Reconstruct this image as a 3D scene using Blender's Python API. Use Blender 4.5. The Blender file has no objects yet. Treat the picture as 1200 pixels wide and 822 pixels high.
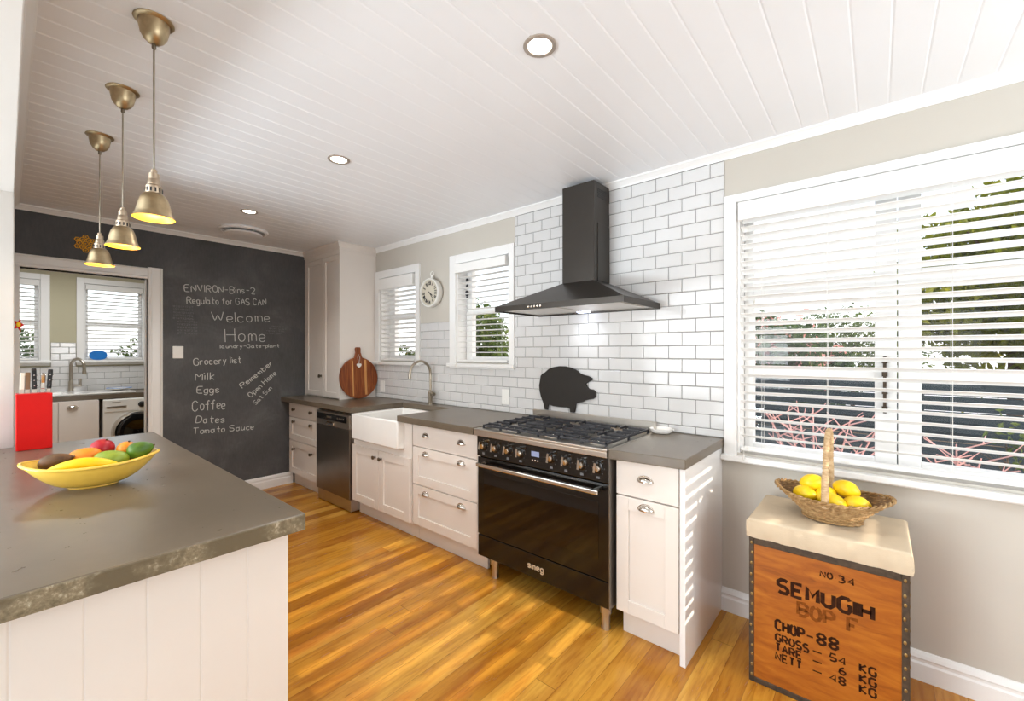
import bpy, math, random
from mathutils import Vector, Matrix, noise
R = math.radians
PI = math.pi
random.seed(7)
S = bpy.context.scene
COL = S.collection

# ------------------------------------------------------------------ camera
cd = bpy.data.cameras.new('camera'); cam = bpy.data.objects.new('camera', cd); COL.objects.link(cam)
cd.sensor_fit = 'HORIZONTAL'; cd.sensor_width = 36.0
cd.lens = 36.0 * 504.07 / 1200.0
cd.shift_y = (413.08 - 411.0) / 1200.0
cd.clip_start = 0.02; cd.clip_end = 200
cam.location = (4.724, -2.4994, 1.3779)
cam.rotation_euler = (PI / 2, 0, PI / 2 - 0.8672)
S.camera = cam

# ------------------------------------------------------------------ exposure, sky, sun
S.view_settings.view_transform = 'Standard'; S.view_settings.look = 'None'
S.view_settings.exposure = 0.17; S.view_settings.gamma = 1.0
S.view_settings.use_curve_mapping = False
W = bpy.data.worlds.new('sky'); S.world = W; W.use_nodes = True
nt = W.node_tree; nt.nodes.clear()
out = nt.nodes.new('ShaderNodeOutputWorld'); bg = nt.nodes.new('ShaderNodeBackground')
sky = nt.nodes.new('ShaderNodeTexSky'); sky.sky_type = 'NISHITA'; sky.sun_disc = False
sky.sun_elevation = R(24); sky.sun_rotation = R(90); sky.air_density = 1.0; sky.dust_density = 2.5; sky.ozone_density = 1.0
mixw = nt.nodes.new('ShaderNodeMix'); mixw.data_type = 'RGBA'; mixw.inputs[0].default_value = 0.55
mixw.inputs[7].default_value = (5.2, 5.3, 5.5, 1)
nt.links.new(sky.outputs[0], mixw.inputs[6]); nt.links.new(mixw.outputs[2], bg.inputs[0])
bg.inputs[1].default_value = 0.42
nt.links.new(bg.outputs[0], out.inputs[0])

def lamp(name, kind, loc, energy, color=(1, 1, 1), rot=(0, 0, 0), **kw):
    l = bpy.data.lights.new(name, kind); l.energy = energy; l.color = color
    for k, v in kw.items(): setattr(l, k, v)
    o = bpy.data.objects.new(name, l); COL.objects.link(o); o.location = loc; o.rotation_euler = rot
    return o
sunv = Vector((-1.0, 0.0, -0.40))
lamp('sun', 'SUN', (12, 0, 6), 5.0, (1.0, 0.90, 0.76), sunv.to_track_quat('-Z', 'Y').to_euler(), angle=R(0.3))
# area lamps added as fill, standing in for daylight from unseen rear and front
lamp('rear_fill', 'AREA', (2.2, -6.4, 1.35), 105, (0.90, 0.96, 1.0), (R(70), 0, 0), shape='RECTANGLE', size=2.6, size_y=2.2)  # added fill lamp set in the unseen rear opening
lamp('rear_upward_fill', 'AREA', (2.0, -6.3, 0.2), 270, (0.80, 0.91, 1.0), (R(156), 0, 0), shape='RECTANGLE', size=2.2, size_y=0.9)  # added lamp aimed upward to brighten the ceiling, imitates ground bounce
lamp('front_window_fill', 'AREA', (6.42, -0.95, 1.49), 29, (0.82, 0.92, 1.0), (R(112), 0, R(90)), shape='RECTANGLE', size=1.6, size_y=0.7)  # lamp added inside the unseen front window, tilted up to lift the ceiling
lamp('laundry_fill', 'AREA', (-1.2, -2.0, 2.42), 24, (0.94, 0.97, 1.0), (0, 0, 0), shape='RECTANGLE', size=1.0, size_y=1.0)  # added lamp without a known fitting, brightens the dark laundry

# ------------------------------------------------------------------ materials
def lin(c):
    return tuple((x / 255 / 12.92) if x / 255 <= 0.04045 else ((x / 255 + 0.055) / 1.055) ** 2.4 for x in c) + (1,)
class N:
    def __init__(s, name):
        s.m = bpy.data.materials.new(name); s.m.use_nodes = True
        s.t = s.m.node_tree; s.t.nodes.clear()
        s.out = s.n('ShaderNodeOutputMaterial')
    def n(s, t, **kw):
        x = s.t.nodes.new(t)
        for k, v in kw.items(): setattr(x, k, v)
        return x
    def l(s, a, b): s.t.links.new(a, b)
    def bsdf(s, col=None, rough=0.5, metal=0.0, spec=0.5, **kw):
        b = s.n('ShaderNodeBsdfPrincipled')
        if col is not None: b.inputs['Base Color'].default_value = col
        b.inputs['Roughness'].default_value = rough; b.inputs['Metallic'].default_value = metal
        b.inputs['Specular IOR Level'].default_value = spec
        for k, v in kw.items(): b.inputs[k].default_value = v
        s.l(b.outputs[0], s.out.inputs[0]); s.b = b
        return b
    def coord(s, scale=(1, 1, 1), rot=(0, 0, 0), world=True):
        if world:
            g = s.n('ShaderNodeNewGeometry').outputs['Position']
        else:
            g = s.n('ShaderNodeTexCoord').outputs['Object']
        mp = s.n('ShaderNodeMapping'); mp.inputs['Scale'].default_value = scale; mp.inputs['Rotation'].default_value = rot
        s.l(g, mp.inputs[0]); return mp.outputs[0]
    def noise(s, vec, scale, detail=4, rough=0.55, dist=0.0):
        x = s.n('ShaderNodeTexNoise'); x.inputs['Scale'].default_value = scale; x.inputs['Detail'].default_value = detail
        x.inputs['Roughness'].default_value = rough; x.inputs['Distortion'].default_value = dist
        s.l(vec, x.inputs['Vector']); return x.outputs['Fac']
    def ramp(s, fac, stops):
        r = s.n('ShaderNodeValToRGB'); e = r.color_ramp.elements
        while len(e) < len(stops): e.new(0.5)
        for k, (p, c) in enumerate(stops):
            e[k].position = p; e[k].color = c if len(c) == 4 else lin(c)
        s.l(fac, r.inputs[0]); return r.outputs[0]
    def mix(s, fac, a, b, mode='MIX'):
        x = s.n('ShaderNodeMix'); x.data_type = 'RGBA'; x.blend_type = mode
        for sock, v in ((x.inputs[0], fac), (x.inputs[6], a), (x.inputs[7], b)):
            if hasattr(v, 'is_linked'): s.l(v, sock)
            else: sock.default_value = v
        return x.outputs[2]
    def bump(s, h, strength=0.2, dist=0.01):
        x = s.n('ShaderNodeBump'); x.inputs['Strength'].default_value = strength; x.inputs['Distance'].default_value = dist
        s.l(h, x.inputs['Height']); s.l(x.outputs[0], s.b.inputs['Normal'])

def plain(name, rgb, rough=0.5, metal=0.0, spec=0.5, var=0.04, vscale=12, bump=0.0, bscale=120, **kw):
    """painted or metal surface with a faint procedural variation"""
    k = N(name); c = lin(rgb); k.bsdf(c, rough, metal, spec, **kw)
    v = k.coord(world=False)
    f = k.noise(v, vscale, 3)
    lo = tuple(x * (1 - var) for x in c[:3]) + (1,); hi = tuple(min(1, x * (1 + var)) for x in c[:3]) + (1,)
    k.l(k.ramp(f, [(0.3, lo), (0.7, hi)]), k.b.inputs['Base Color'])
    if bump: k.bump(k.noise(v, bscale, 2), bump, 0.002)
    return k.m
def emit(name, rgb, strength):
    k = N(name); e = k.n('ShaderNodeEmission'); e.inputs[0].default_value = lin(rgb); e.inputs[1].default_value = strength
    k.l(e.outputs[0], k.out.inputs[0]); return k.m
def pane_mat(name, gloss=0.06, tint=(1, 1, 1)):
    k = N(name); t = k.n('ShaderNodeBsdfTransparent'); g = k.n('ShaderNodeBsdfGlossy'); g.inputs['Roughness'].default_value = 0.01
    t.inputs[0].default_value = (*tint, 1)
    lw = k.n('ShaderNodeLayerWeight'); pw = k.n('ShaderNodeMath'); pw.operation = 'POWER'; pw.inputs[1].default_value = 5.0; k.l(lw.outputs['Facing'], pw.inputs[0])
    fr = k.n('ShaderNodeMath'); fr.operation = 'MULTIPLY_ADD'; fr.inputs[1].default_value = 0.5; fr.inputs[2].default_value = 0.03; k.l(pw.outputs[0], fr.inputs[0])
    x = k.n('ShaderNodeMixShader'); k.l(fr.outputs[0], x.inputs[0]); k.l(t.outputs[0], x.inputs[1]); k.l(g.outputs[0], x.inputs[2])
    k.l(x.outputs[0], k.out.inputs[0]); return k.m

M = {}
M['ceiling'] = plain('ceiling_paint', (240, 240, 241), 0.35, spec=0.45, var=0.01, vscale=2)
M['wall_beige'] = plain('beige_wall_paint', (198, 191, 180), 0.7, spec=0.3, var=0.015, vscale=2)
M['wall_white'] = plain('white_wall_paint', (212, 206, 199), 0.6, spec=0.3, var=0.01, vscale=2)
M['wall_olive'] = plain('olive_wall_paint', (190, 183, 156), 0.7, spec=0.3, var=0.015, vscale=2)
M['trim'] = plain('white_gloss_trim', (240, 238, 235), 0.3, spec=0.5, var=0.01, vscale=3)
M['cab'] = plain('white_cabinet_paint', (236, 228, 220), 0.28, spec=0.5, var=0.012, vscale=3)
M['cabgloss'] = plain('white_gloss_panel', (240, 238, 236), 0.12, spec=0.6, var=0.008, vscale=3)
M['tile'] = plain('white_glazed_tile', (214, 212, 210), 0.1, spec=0.55, var=0.02, vscale=5)
M['grout'] = plain('grey_grout', (92, 87, 82), 0.9, spec=0.1, var=0.1, vscale=20)
M['ceramic'] = plain('white_ceramic', (244, 241, 236), 0.08, spec=0.6, var=0.01)
M['steel'] = plain('brushed_steel', (196, 188, 178), 0.3, 1.0, var=0.05, vscale=8)
M['steel_dark'] = plain('dark_steel', (140, 134, 128), 0.3, 1.0, var=0.06, vscale=6)
M['chrome'] = plain('chrome', (214, 208, 200), 0.12, 1.0, var=0.02)
M['nickel'] = plain('aged_nickel', (172, 162, 146), 0.28, 1.0, var=0.12, vscale=25)
M['pewter'] = plain('pewter_knob', (120, 108, 92), 0.28, 1.0, var=0.1, vscale=30)
M['brass'] = plain('antique_brass', (186, 166, 132), 0.36, 1.0, var=0.18, vscale=30, bump=0.1, bscale=60)
M['brass_pale'] = plain('pale_socket_metal', (190, 172, 150), 0.4, 1.0, var=0.1, vscale=40)
M['brass_in'] = plain('golden_shade_lining', (236, 178, 40), 0.45, 0.0, var=0.05)
M['black_gloss'] = plain('black_enamel', (20, 17, 15), 0.1, spec=0.5, var=0.1)
M['black_satin'] = plain('black_satin_metal', (58, 53, 48), 0.36, 0.5, var=0.06, vscale=4)
M['black_matt'] = plain('black_board', (40, 35, 30), 0.55, spec=0.3, var=0.08)
M['black_glass'] = plain('black_oven_glass', (14, 11, 9), 0.04, spec=0.6, var=0.05)
M['lampring'] = plain('taupe_lamp_ring', (176, 164, 152), 0.4, 0.3, var=0.04)
M['badge'] = plain('cream_badge_metal', (226, 206, 178), 0.4, 0.2, var=0.05)
M['iron'] = plain('cast_iron', (52, 52, 56), 0.42, 0.3, var=0.15, vscale=40, bump=0.2)
M['rubber'] = plain('black_plastic', (30, 29, 29), 0.4, spec=0.4, var=0.06)
M['plastic_white'] = plain('white_plastic', (238, 236, 230), 0.35, var=0.01)
M['chalk'] = plain('white_chalk', (206, 206, 202), 0.95, spec=0.05, var=0.2, vscale=160)
M['chalk_faint'] = plain('faint_chalk', (118, 118, 120), 0.95, spec=0.05, var=0.25, vscale=200)
M['slat'] = plain('white_blind_slat', (240, 238, 234), 0.4, spec=0.4, var=0.01)
M['cordm'] = plain('blind_cord', (232, 228, 222), 0.8, var=0.02)
M['red'] = plain('red_lacquer', (202, 9, 3), 0.45, spec=0.25, var=0.04)
M['pane'] = pane_mat('window_glass')
M['ink'] = plain('black_stencil_ink', (52, 28, 14), 0.8, spec=0.1, var=0.35, vscale=90)
M['ink_faded'] = plain('faded_stencil_ink', (122, 66, 22), 0.8, spec=0.1, var=0.3, vscale=90)
M['darkmetal'] = plain('rusted_edge_metal', (74, 60, 46), 0.55, 0.4, var=0.35, vscale=50, bump=0.4, bscale=80)
M['tack'] = plain('brass_tack', (150, 124, 76), 0.4, 0.8, var=0.2, vscale=60)
M['blue'] = plain('blue_plastic', (30, 120, 205), 0.4, var=0.05)
M['coral'] = plain('ochre_ornament', (236, 170, 52), 0.6, var=0.25, vscale=40, bump=0.3)
M['bowl'] = plain('yellow_glazed_ceramic', (244, 200, 84), 0.14, spec=0.55, var=0.03, vscale=10)
M['lamp_on'] = emit('downlight_glow', (255, 246, 230), 9)
M['bulb'] = emit('bulb_glow', (255, 214, 120), 14)
M['display'] = emit('cooker_display', (190, 196, 230), 0.6)
M['hoodlamp'] = emit('hood_lamp_glow', (220, 230, 255), 10)

def floor_mat():
    k = N('golden_floorboards'); k.bsdf(None, 0.24, spec=0.45)
    g = k.n('ShaderNodeNewGeometry').outputs['Position']
    sp = k.n('ShaderNodeSeparateXYZ'); k.l(g, sp.inputs[0])
    def math_(op, a, b=None):
        x = k.n('ShaderNodeMath'); x.operation = op
        for i, v in enumerate((a, b)):
            if v is None: continue
            if hasattr(v, 'is_linked'): k.l(v, x.inputs[i])
            else: x.inputs[i].default_value = v
        return x.outputs[0]
    bx = math_('DIVIDE', sp.outputs[0], 0.098)
    idx = math_('FLOOR', bx); fx = math_('FRACT', bx)
    wn = k.n('ShaderNodeTexWhiteNoise'); wn.noise_dimensions = '1D'; k.l(idx, wn.inputs['W'])
    yy = math_('ADD', math_('DIVIDE', sp.outputs[1], 2.6), math_('MULTIPLY', wn.outputs['Value'], 7.3))
    idy = math_('FLOOR', yy); fy = math_('FRACT', yy)
    wn2 = k.n('ShaderNodeTexWhiteNoise'); wn2.noise_dimensions = '2D'
    cb = k.n('ShaderNodeCombineXYZ'); k.l(idx, cb.inputs[0]); k.l(idy, cb.inputs[1]); k.l(cb.outputs[0], wn2.inputs['Vector'])
    rnd = wn2.outputs['Value']
    # grain stretched along the boards (y), shifted per board
    cb2 = k.n('ShaderNodeCombineXYZ'); k.l(math_('ADD', sp.outputs[0], math_('MULTIPLY', rnd, 31.0)), cb2.inputs[0]); k.l(math_('MULTIPLY', sp.outputs[1], 0.09), cb2.inputs[1])
    gr = k.noise(cb2.outputs[0], 46, 6, 0.6, 0.6)
    cb3 = k.n('ShaderNodeCombineXYZ'); k.l(math_('ADD', sp.outputs[0], math_('MULTIPLY', rnd, 17.0)), cb3.inputs[0]); k.l(math_('MULTIPLY', sp.outputs[1], 0.22), cb3.inputs[1])
    wide = k.noise(cb3.outputs[0], 9, 3, 0.5, 0.4)
    board = k.ramp(rnd, [(0.0, (178, 118, 36)), (0.3, (204, 144, 50)), (0.6, (220, 162, 60)), (0.85, (236, 184, 84)), (1.0, (190, 126, 40))])
    grain = k.ramp(gr, [(0.3, (176, 122, 70)), (0.52, (236, 220, 200)), (0.75, (255, 255, 255))])
    c = k.mix(0.6, board, grain, 'MULTIPLY')
    stain = k.ramp(wide, [(0.3, (190, 140, 92)), (0.5, (250, 246, 240)), (0.8, (255, 255, 255))])
    c = k.mix(0.6, c, stain, 'MULTIPLY')
    # dark knots and gum flecks
    kn = k.noise(k.coord((9, 2.2, 1)), 5.5, 2, 0.7, 0.3)
    c = k.mix(k.ramp(kn, [(0.66, (0, 0, 0)), (0.76, (190, 190, 190))]), c, lin((84, 44, 16)))
    seam = math_('LESS_THAN', fx, 0.02)
    seamy = math_('LESS_THAN', fy, 0.0012)
    sm = math_('MAXIMUM', seam, seamy)
    c = k.mix(math_('MULTIPLY', sm, 0.55), c, lin((92, 52, 20)))
    k.l(c, k.b.inputs['Base Color'])
    k.l(k.ramp(gr, [(0.2, (0.30, 0.30, 0.30, 1)), (0.8, (0.19, 0.19, 0.19, 1))]), k.b.inputs['Roughness'])
    hgt = math_('SUBTRACT', math_('MULTIPLY', gr, 0.12), sm)
    k.bump(hgt, 0.12, 0.002)
    return k.m
M['floor'] = floor_mat()

def concrete_mat():
    k = N('polished_concrete'); k.bsdf(None, 0.25, spec=0.5)
    v = k.coord()
    big = k.noise(v, 2.2, 5, 0.6, 0.4); fine = k.noise(v, 26, 5, 0.65); speck = k.noise(v, 150, 2, 0.6)
    c = k.ramp(big, [(0.3, (98, 87, 73)), (0.5, (107, 95, 80)), (0.72, (118, 105, 89))])
    c = k.mix(0.12, c, k.ramp(fine, [(0.3, (170, 162, 150)), (0.7, (255, 252, 246))]), 'MULTIPLY')
    k.l(c, k.b.inputs['Base Color'])
    k.l(k.ramp(fine, [(0.2, (0.27, 0.27, 0.27, 1)), (0.8, (0.29, 0.29, 0.29, 1))]), k.b.inputs['Roughness'])
    return k.m
M['concrete'] = concrete_mat()
def concrete_edge_mat():
    k = N('rough_concrete_edge'); k.bsdf(None, 0.55, spec=0.35)
    v = k.coord(); a = k.noise(v, 7, 4, 0.6); b = k.noise(v, 75, 4, 0.7)
    c = k.ramp(b, [(0.3, (104, 92, 70)), (0.55, (146, 132, 106)), (0.68, (204, 194, 170))])
    c = k.mix(k.ramp(a, [(0.45, (0, 0, 0)), (0.58, (255, 255, 255))]), lin((106, 94, 72)), c)
    k.l(c, k.b.inputs['Base Color']); k.bump(b, 0.35, 0.003); return k.m
M['concrete_edge'] = concrete_edge_mat()

def chalkboard_mat():
    k = N('chalkboard_paint'); k.bsdf(None, 0.62, spec=0.3)
    v = k.coord((1, 1, 1)); a = k.noise(v, 2.1, 6, 0.62, 0.5); b = k.noise(k.coord((1, 5, 1.3)), 14, 4, 0.6)
    c = k.ramp(a, [(0.3, (78, 78, 78)), (0.55, (91, 91, 92)), (0.75, (113, 113, 113))])
    c = k.mix(0.4, c, k.ramp(b, [(0.3, (200, 200, 200)), (0.7, (255, 255, 255))]), 'MULTIPLY')
    k.l(c, k.b.inputs['Base Color']); k.bump(b, 0.04, 0.002); return k.m
M['chalkboard'] = chalkboard_mat()

def wood_mat(name, stops, scale, along, rough=0.4, dist=1.2, spec=0.4):
    k = N(name); k.bsdf(None, rough, spec=spec)
    v = k.coord(scale=along, world=False)
    a = k.noise(v, scale, 5, 0.6, dist)
    k.l(k.ramp(a, stops), k.b.inputs['Base Color']); k.bump(a, 0.06, 0.002); return k.m
M['ply'] = wood_mat('orange_plywood', [(0.25, (128, 66, 10)), (0.45, (156, 84, 16)), (0.6, (170, 98, 24)), (0.8, (186, 116, 40))], 5, (1.0, 1, 5), 0.38)
M['acacia'] = wood_mat('acacia_board', [(0.25, (92, 40, 14)), (0.45, (128, 62, 24)), (0.6, (150, 80, 34)), (0.8, (180, 116, 62))], 9, (1, 5, 0.35), 0.38)
M['acacia_light'] = wood_mat('pale_acacia_strip', [(0.3, (196, 130, 66)), (0.7, (226, 172, 106))], 9, (1, 5, 0.35), 0.38)
M['wicker'] = wood_mat('wicker', [(0.25, (112, 82, 46)), (0.5, (160, 124, 78)), (0.75, (196, 164, 116))], 60, (1, 1, 1), 0.6, 0.2)
M['rope'] = wood_mat('wound_cane', [(0.25, (168, 132, 88)), (0.6, (206, 176, 136)), (0.8, (222, 198, 162))], 50, (1, 1, 3), 0.6, 0.2)
M['wicker_in'] = wood_mat('wicker_liner', [(0.3, (92, 66, 36)), (0.7, (134, 100, 60))], 60, (1, 1, 1), 0.7, 0.2)  # brown inner liner that closes the gaps in the weave
M['linen'] = plain('cream_linen', (206, 187, 160), 0.85, spec=0.15, var=0.05, vscale=9, bump=0.25, bscale=260)
def fruit_mat(name, stops, scale=6, rough=0.38, bump=0.05, bscale=120):
    k = N(name); k.bsdf(None, rough, spec=0.45)
    v = k.coord(world=False); a = k.noise(v, scale, 3, 0.5, 0.3)
    k.l(k.ramp(a, stops), k.b.inputs['Base Color']); k.bump(k.noise(v, bscale, 2), bump, 0.002); return k.m
M['lemon'] = fruit_mat('lemon_skin', [(0.3, (232, 186, 8)), (0.7, (250, 214, 30))], 14, 0.38, 0.25, 200)
M['avocado'] = fruit_mat('brown_avocado_skin', [(0.3, (72, 46, 22)), (0.7, (112, 76, 38))], 30, 0.5, 0.4, 120)
M['mango'] = fruit_mat('orange_mango_skin', [(0.3, (236, 120, 24)), (0.6, (244, 156, 34)), (0.8, (240, 100, 30))], 9)
M['redfruit'] = fruit_mat('red_skin', [(0.3, (150, 10, 28)), (0.7, (196, 24, 36))], 9)
M['banana'] = fruit_mat('banana_skin', [(0.3, (244, 196, 8)), (0.7, (252, 216, 20))], 12)
M['greenmango'] = fruit_mat('green_mango_skin', [(0.3, (120, 146, 40)), (0.7, (158, 174, 62))], 9)
M['orange'] = fruit_mat('orange_peel', [(0.3, (236, 130, 22)), (0.7, (246, 156, 40))], 20, 0.4, 0.3, 220)
M['greenavo'] = fruit_mat('green_avocado_skin', [(0.3, (44, 84, 18)), (0.7, (92, 130, 30))], 20, 0.32, 0.35, 120)
M['stalk'] = plain('brown_stalk', (90, 66, 36), 0.8, var=0.2)
def leaf_mat(name, stops):
    k = N(name); b = k.bsdf(None, 0.55, spec=0.25)
    oi = k.n('ShaderNodeNewGeometry'); a = k.noise(oi.outputs['Position'], 3.5, 4, 0.8)
    col = k.ramp(a, stops); k.l(col, b.inputs['Base Color'])
    t = k.n('ShaderNodeBsdfTranslucent'); k.l(col, t.inputs[0])
    x = k.n('ShaderNodeMixShader'); x.inputs[0].default_value = 0.5
    k.l(b.outputs[0], x.inputs[1]); k.l(t.outputs[0], x.inputs[2]); k.l(x.outputs[0], k.out.inputs[0]); return k.m
M['leaf_yellow'] = leaf_mat('yellow_green_leaves', [(0.3, (70, 84, 20)), (0.5, (118, 126, 30)), (0.7, (176, 172, 56))])
M['leaf_dark'] = leaf_mat('dark_green_leaves', [(0.3, (38, 58, 34)), (0.55, (74, 98, 52)), (0.75, (128, 146, 84))])
M['leaf_mid'] = leaf_mat('mid_green_leaves', [(0.3, (44, 64, 30)), (0.55, (84, 102, 44)), (0.75, (146, 154, 80))])
M['blossom'] = leaf_mat('pink_blossom', [(0.3, (190, 120, 116)), (0.6, (224, 168, 160)), (0.8, (240, 210, 204))])
M['bark'] = plain('bark', (88, 70, 54), 0.9, spec=0.1, var=0.3, vscale=20, bump=0.5, bscale=30)
M['pinkstem'] = plain('pink_stem', (208, 158, 154), 0.6, var=0.15, vscale=20)
M['fence'] = plain('slate_blue_fence_paint', (46, 58, 64), 0.7, spec=0.25, var=0.15, vscale=6, bump=0.2, bscale=30)
M['soil'] = plain('garden_soil', (104, 82, 58), 0.95, spec=0.1, var=0.25, vscale=4, bump=0.5, bscale=30)
M['pale_bounce'] = plain('pale_bounce_surface', (206, 206, 204), 0.85, spec=0.2, var=0.06, vscale=5)  # pale reflector colour for unseen floor and ground, throws light upward
M['plaster'] = plain('outside_plaster', (226, 222, 216), 0.8, var=0.03)

# ------------------------------------------------------------------ mesh building
class MB:
    def __init__(s): s.v = []; s.f = []; s.mi = []
    def add(s, vs, fs, mi=0):
        o = len(s.v); s.v += [tuple(v) for v in vs]
        for f in fs: s.f.append(tuple(i + o for i in f)); s.mi.append(mi)
        return s
    def box(s, x0, x1, y0, y1, z0, z1, mi=0):
        v = [(x, y, z) for z in (z0, z1) for y in (y0, y1) for x in (x0, x1)]
        return s.add(v, [(0, 2, 3, 1), (4, 5, 7, 6), (0, 1, 5, 4), (2, 6, 7, 3), (0, 4, 6, 2), (1, 3, 7, 5)], mi)
    def tube(s, pts, r, n=8, caps=True, mi=0, closed=False):
        P = [Vector(p) for p in pts]; m = len(P)
        rr = r if isinstance(r, (list, tuple)) else [r] * m
        T = []
        for i in range(m):
            a = P[(i - 1) % m] if (closed or i > 0) else P[i]; b = P[(i + 1) % m] if (closed or i < m - 1) else P[i]
            d = b - a; T.append(d.normalized() if d.length > 1e-9 else Vector((0, 0, 1)))
        u = T[0].orthogonal().normalized(); vs = []
        for i in range(m):
            u = (u - T[i] * u.dot(T[i]))
            u = u.normalized() if u.length > 1e-6 else T[i].orthogonal().normalized()
            w = T[i].cross(u)
            for k in range(n):
                a = 2 * PI * k / n; vs.append(P[i] + (u * math.cos(a) + w * math.sin(a)) * rr[i])
        fs = []
        for i in range(m if closed else m - 1):
            j = (i + 1) % m
            for k in range(n):
                k2 = (k + 1) % n; fs.append((i * n + k, i * n + k2, j * n + k2, j * n + k))
        if caps and not closed:
            fs.append(tuple(range(n - 1, -1, -1))); fs.append(tuple((m - 1) * n + k for k in range(n)))
        return s.add(vs, fs, mi)
    def lathe(s, c, prof, n=24, mi=0, mat=None, caps=True):
        """prof [(r,z)...] about z through c; mat optional 4x4 applied first"""
        vs = []
        for r, z in prof:
            for k in range(n):
                a = 2 * PI * k / n; p = Vector((r * math.cos(a), r * math.sin(a), z))
                if mat is not None: p = mat @ p
                vs.append(p + Vector(c))
        fs = []
        for i in range(len(prof) - 1):
            for k in range(n):
                k2 = (k + 1) % n; fs.append((i * n + k, i * n + k2, (i + 1) * n + k2, (i + 1) * n + k))
        if caps:
            fs.append(tuple(range(n - 1, -1, -1))); fs.append(tuple((len(prof) - 1) * n + k for k in range(n)))
        return s.add(vs, fs, mi)
    def prism(s, poly, axis, d0, d1, mi=0):
        """poly 2D extruded along axis: 'x' poly=(y,z), 'y' poly=(x,z), 'z' poly=(x,y)"""
        def mk(p, d): return {'x': (d, p[0], p[1]), 'y': (p[0], d, p[1]), 'z': (p[0], p[1], d)}[axis]
        n = len(poly)
        vs = [mk(p, d0) for p in poly] + [mk(p, d1) for p in poly]
        fs = [tuple(range(n - 1, -1, -1)), tuple(range(n, 2 * n))] + [(i, (i + 1) % n, n + (i + 1) % n, n + i) for i in range(n)]
        return s.add(vs, fs, mi)
    def surf(s, fn, nu, nv, closeu=False, mi=0):
        vs = [fn(i / nu, j / nv) for j in range(nv + 1) for i in range(nu if closeu else nu + 1)]
        w = nu if closeu else nu + 1; fs = []
        for j in range(nv):
            for i in range(nu):
                i2 = (i + 1) % w; fs.append((j * w + i, j * w + i2, (j + 1) * w + i2, (j + 1) * w + i))
        return s.add(vs, fs, mi)
    def ell(s, c, r, rot=None, nu=20, nv=12, shape=None, mi=0):
        m = rot if rot is not None else Matrix.Identity(3)
        def fn(a, b):
            t = 2 * PI * a; p = PI * b
            d = Vector((math.sin(p) * math.cos(t), math.sin(p) * math.sin(t), -math.cos(p)))
            q = Vector((d.x * r[0], d.y * r[1], d.z * r[2]))
            if shape: q = shape(q, d)
            return m @ q + Vector(c)
        return s.surf(fn, nu, nv, True, mi)

WORLD = {}
def wl(o): return WORLD.get(o.name, Vector((0, 0, 0)))
def thing(name, label, cat, loc=(0, 0, 0), group=None, kind=None, parent=None):
    o = bpy.data.objects.new(name, None); COL.objects.link(o); o.empty_display_size = 0.05
    if parent is not None:
        o.parent = parent; o.location = Vector(loc) - wl(parent)
    else: o.location = loc
    WORLD[o.name] = Vector(loc)
    if label: o['label'] = label
    if cat: o['category'] = cat
    if group: o['group'] = group
    if kind: o['kind'] = kind
    return o
def obj(name, mb, mat, parent=None, bevel=0.0, smooth=None, org=None, seg=2, solid=0.0):
    """link one mesh object; vertices are world coordinates, re-based on org or on the parent's base"""
    base = Vector(org) if org is not None else (wl(parent) if parent is not None else Vector((0, 0, 0)))
    me = bpy.data.meshes.new(name)
    me.from_pydata([tuple(Vector(v) - base) for v in mb.v], [], mb.f)
    for m in (mat if isinstance(mat, (list, tuple)) else [mat]): me.materials.append(M[m])
    if any(mb.mi): me.polygons.foreach_set('material_index', mb.mi)
    me.update()
    if smooth is not None:
        me.polygons.foreach_set('use_smooth', [True] * len(me.polygons)); me.set_sharp_from_angle(angle=R(smooth))
    o = bpy.data.objects.new(name, me); COL.objects.link(o)
    if parent is not None:
        o.parent = parent; o.location = base - wl(parent)
    else: o.location = base
    WORLD[o.name] = base
    if solid:
        d = o.modifiers.new('thickness', 'SOLIDIFY'); d.thickness = solid; d.offset = 0
    if bevel:
        b = o.modifiers.new('bevel', 'BEVEL'); b.width = bevel; b.segments = seg; b.limit_method = 'ANGLE'; b.angle_limit = R(35)
    return o
def tag(o, label=None, cat=None, group=None, kind=None):
    if label: o['label'] = label
    if cat: o['category'] = cat
    if group: o['group'] = group
    if kind: o['kind'] = kind
    return o
def struct(name, mb, mat, **kw):
    return tag(obj(name, mb, mat, **kw), kind='structure')
def copy_tree(o, parent=None):
    c = o.copy(); COL.objects.link(c)
    if parent is not None: c.parent = parent
    for ch in list(o.children): copy_tree(ch, c)
    return c

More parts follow.
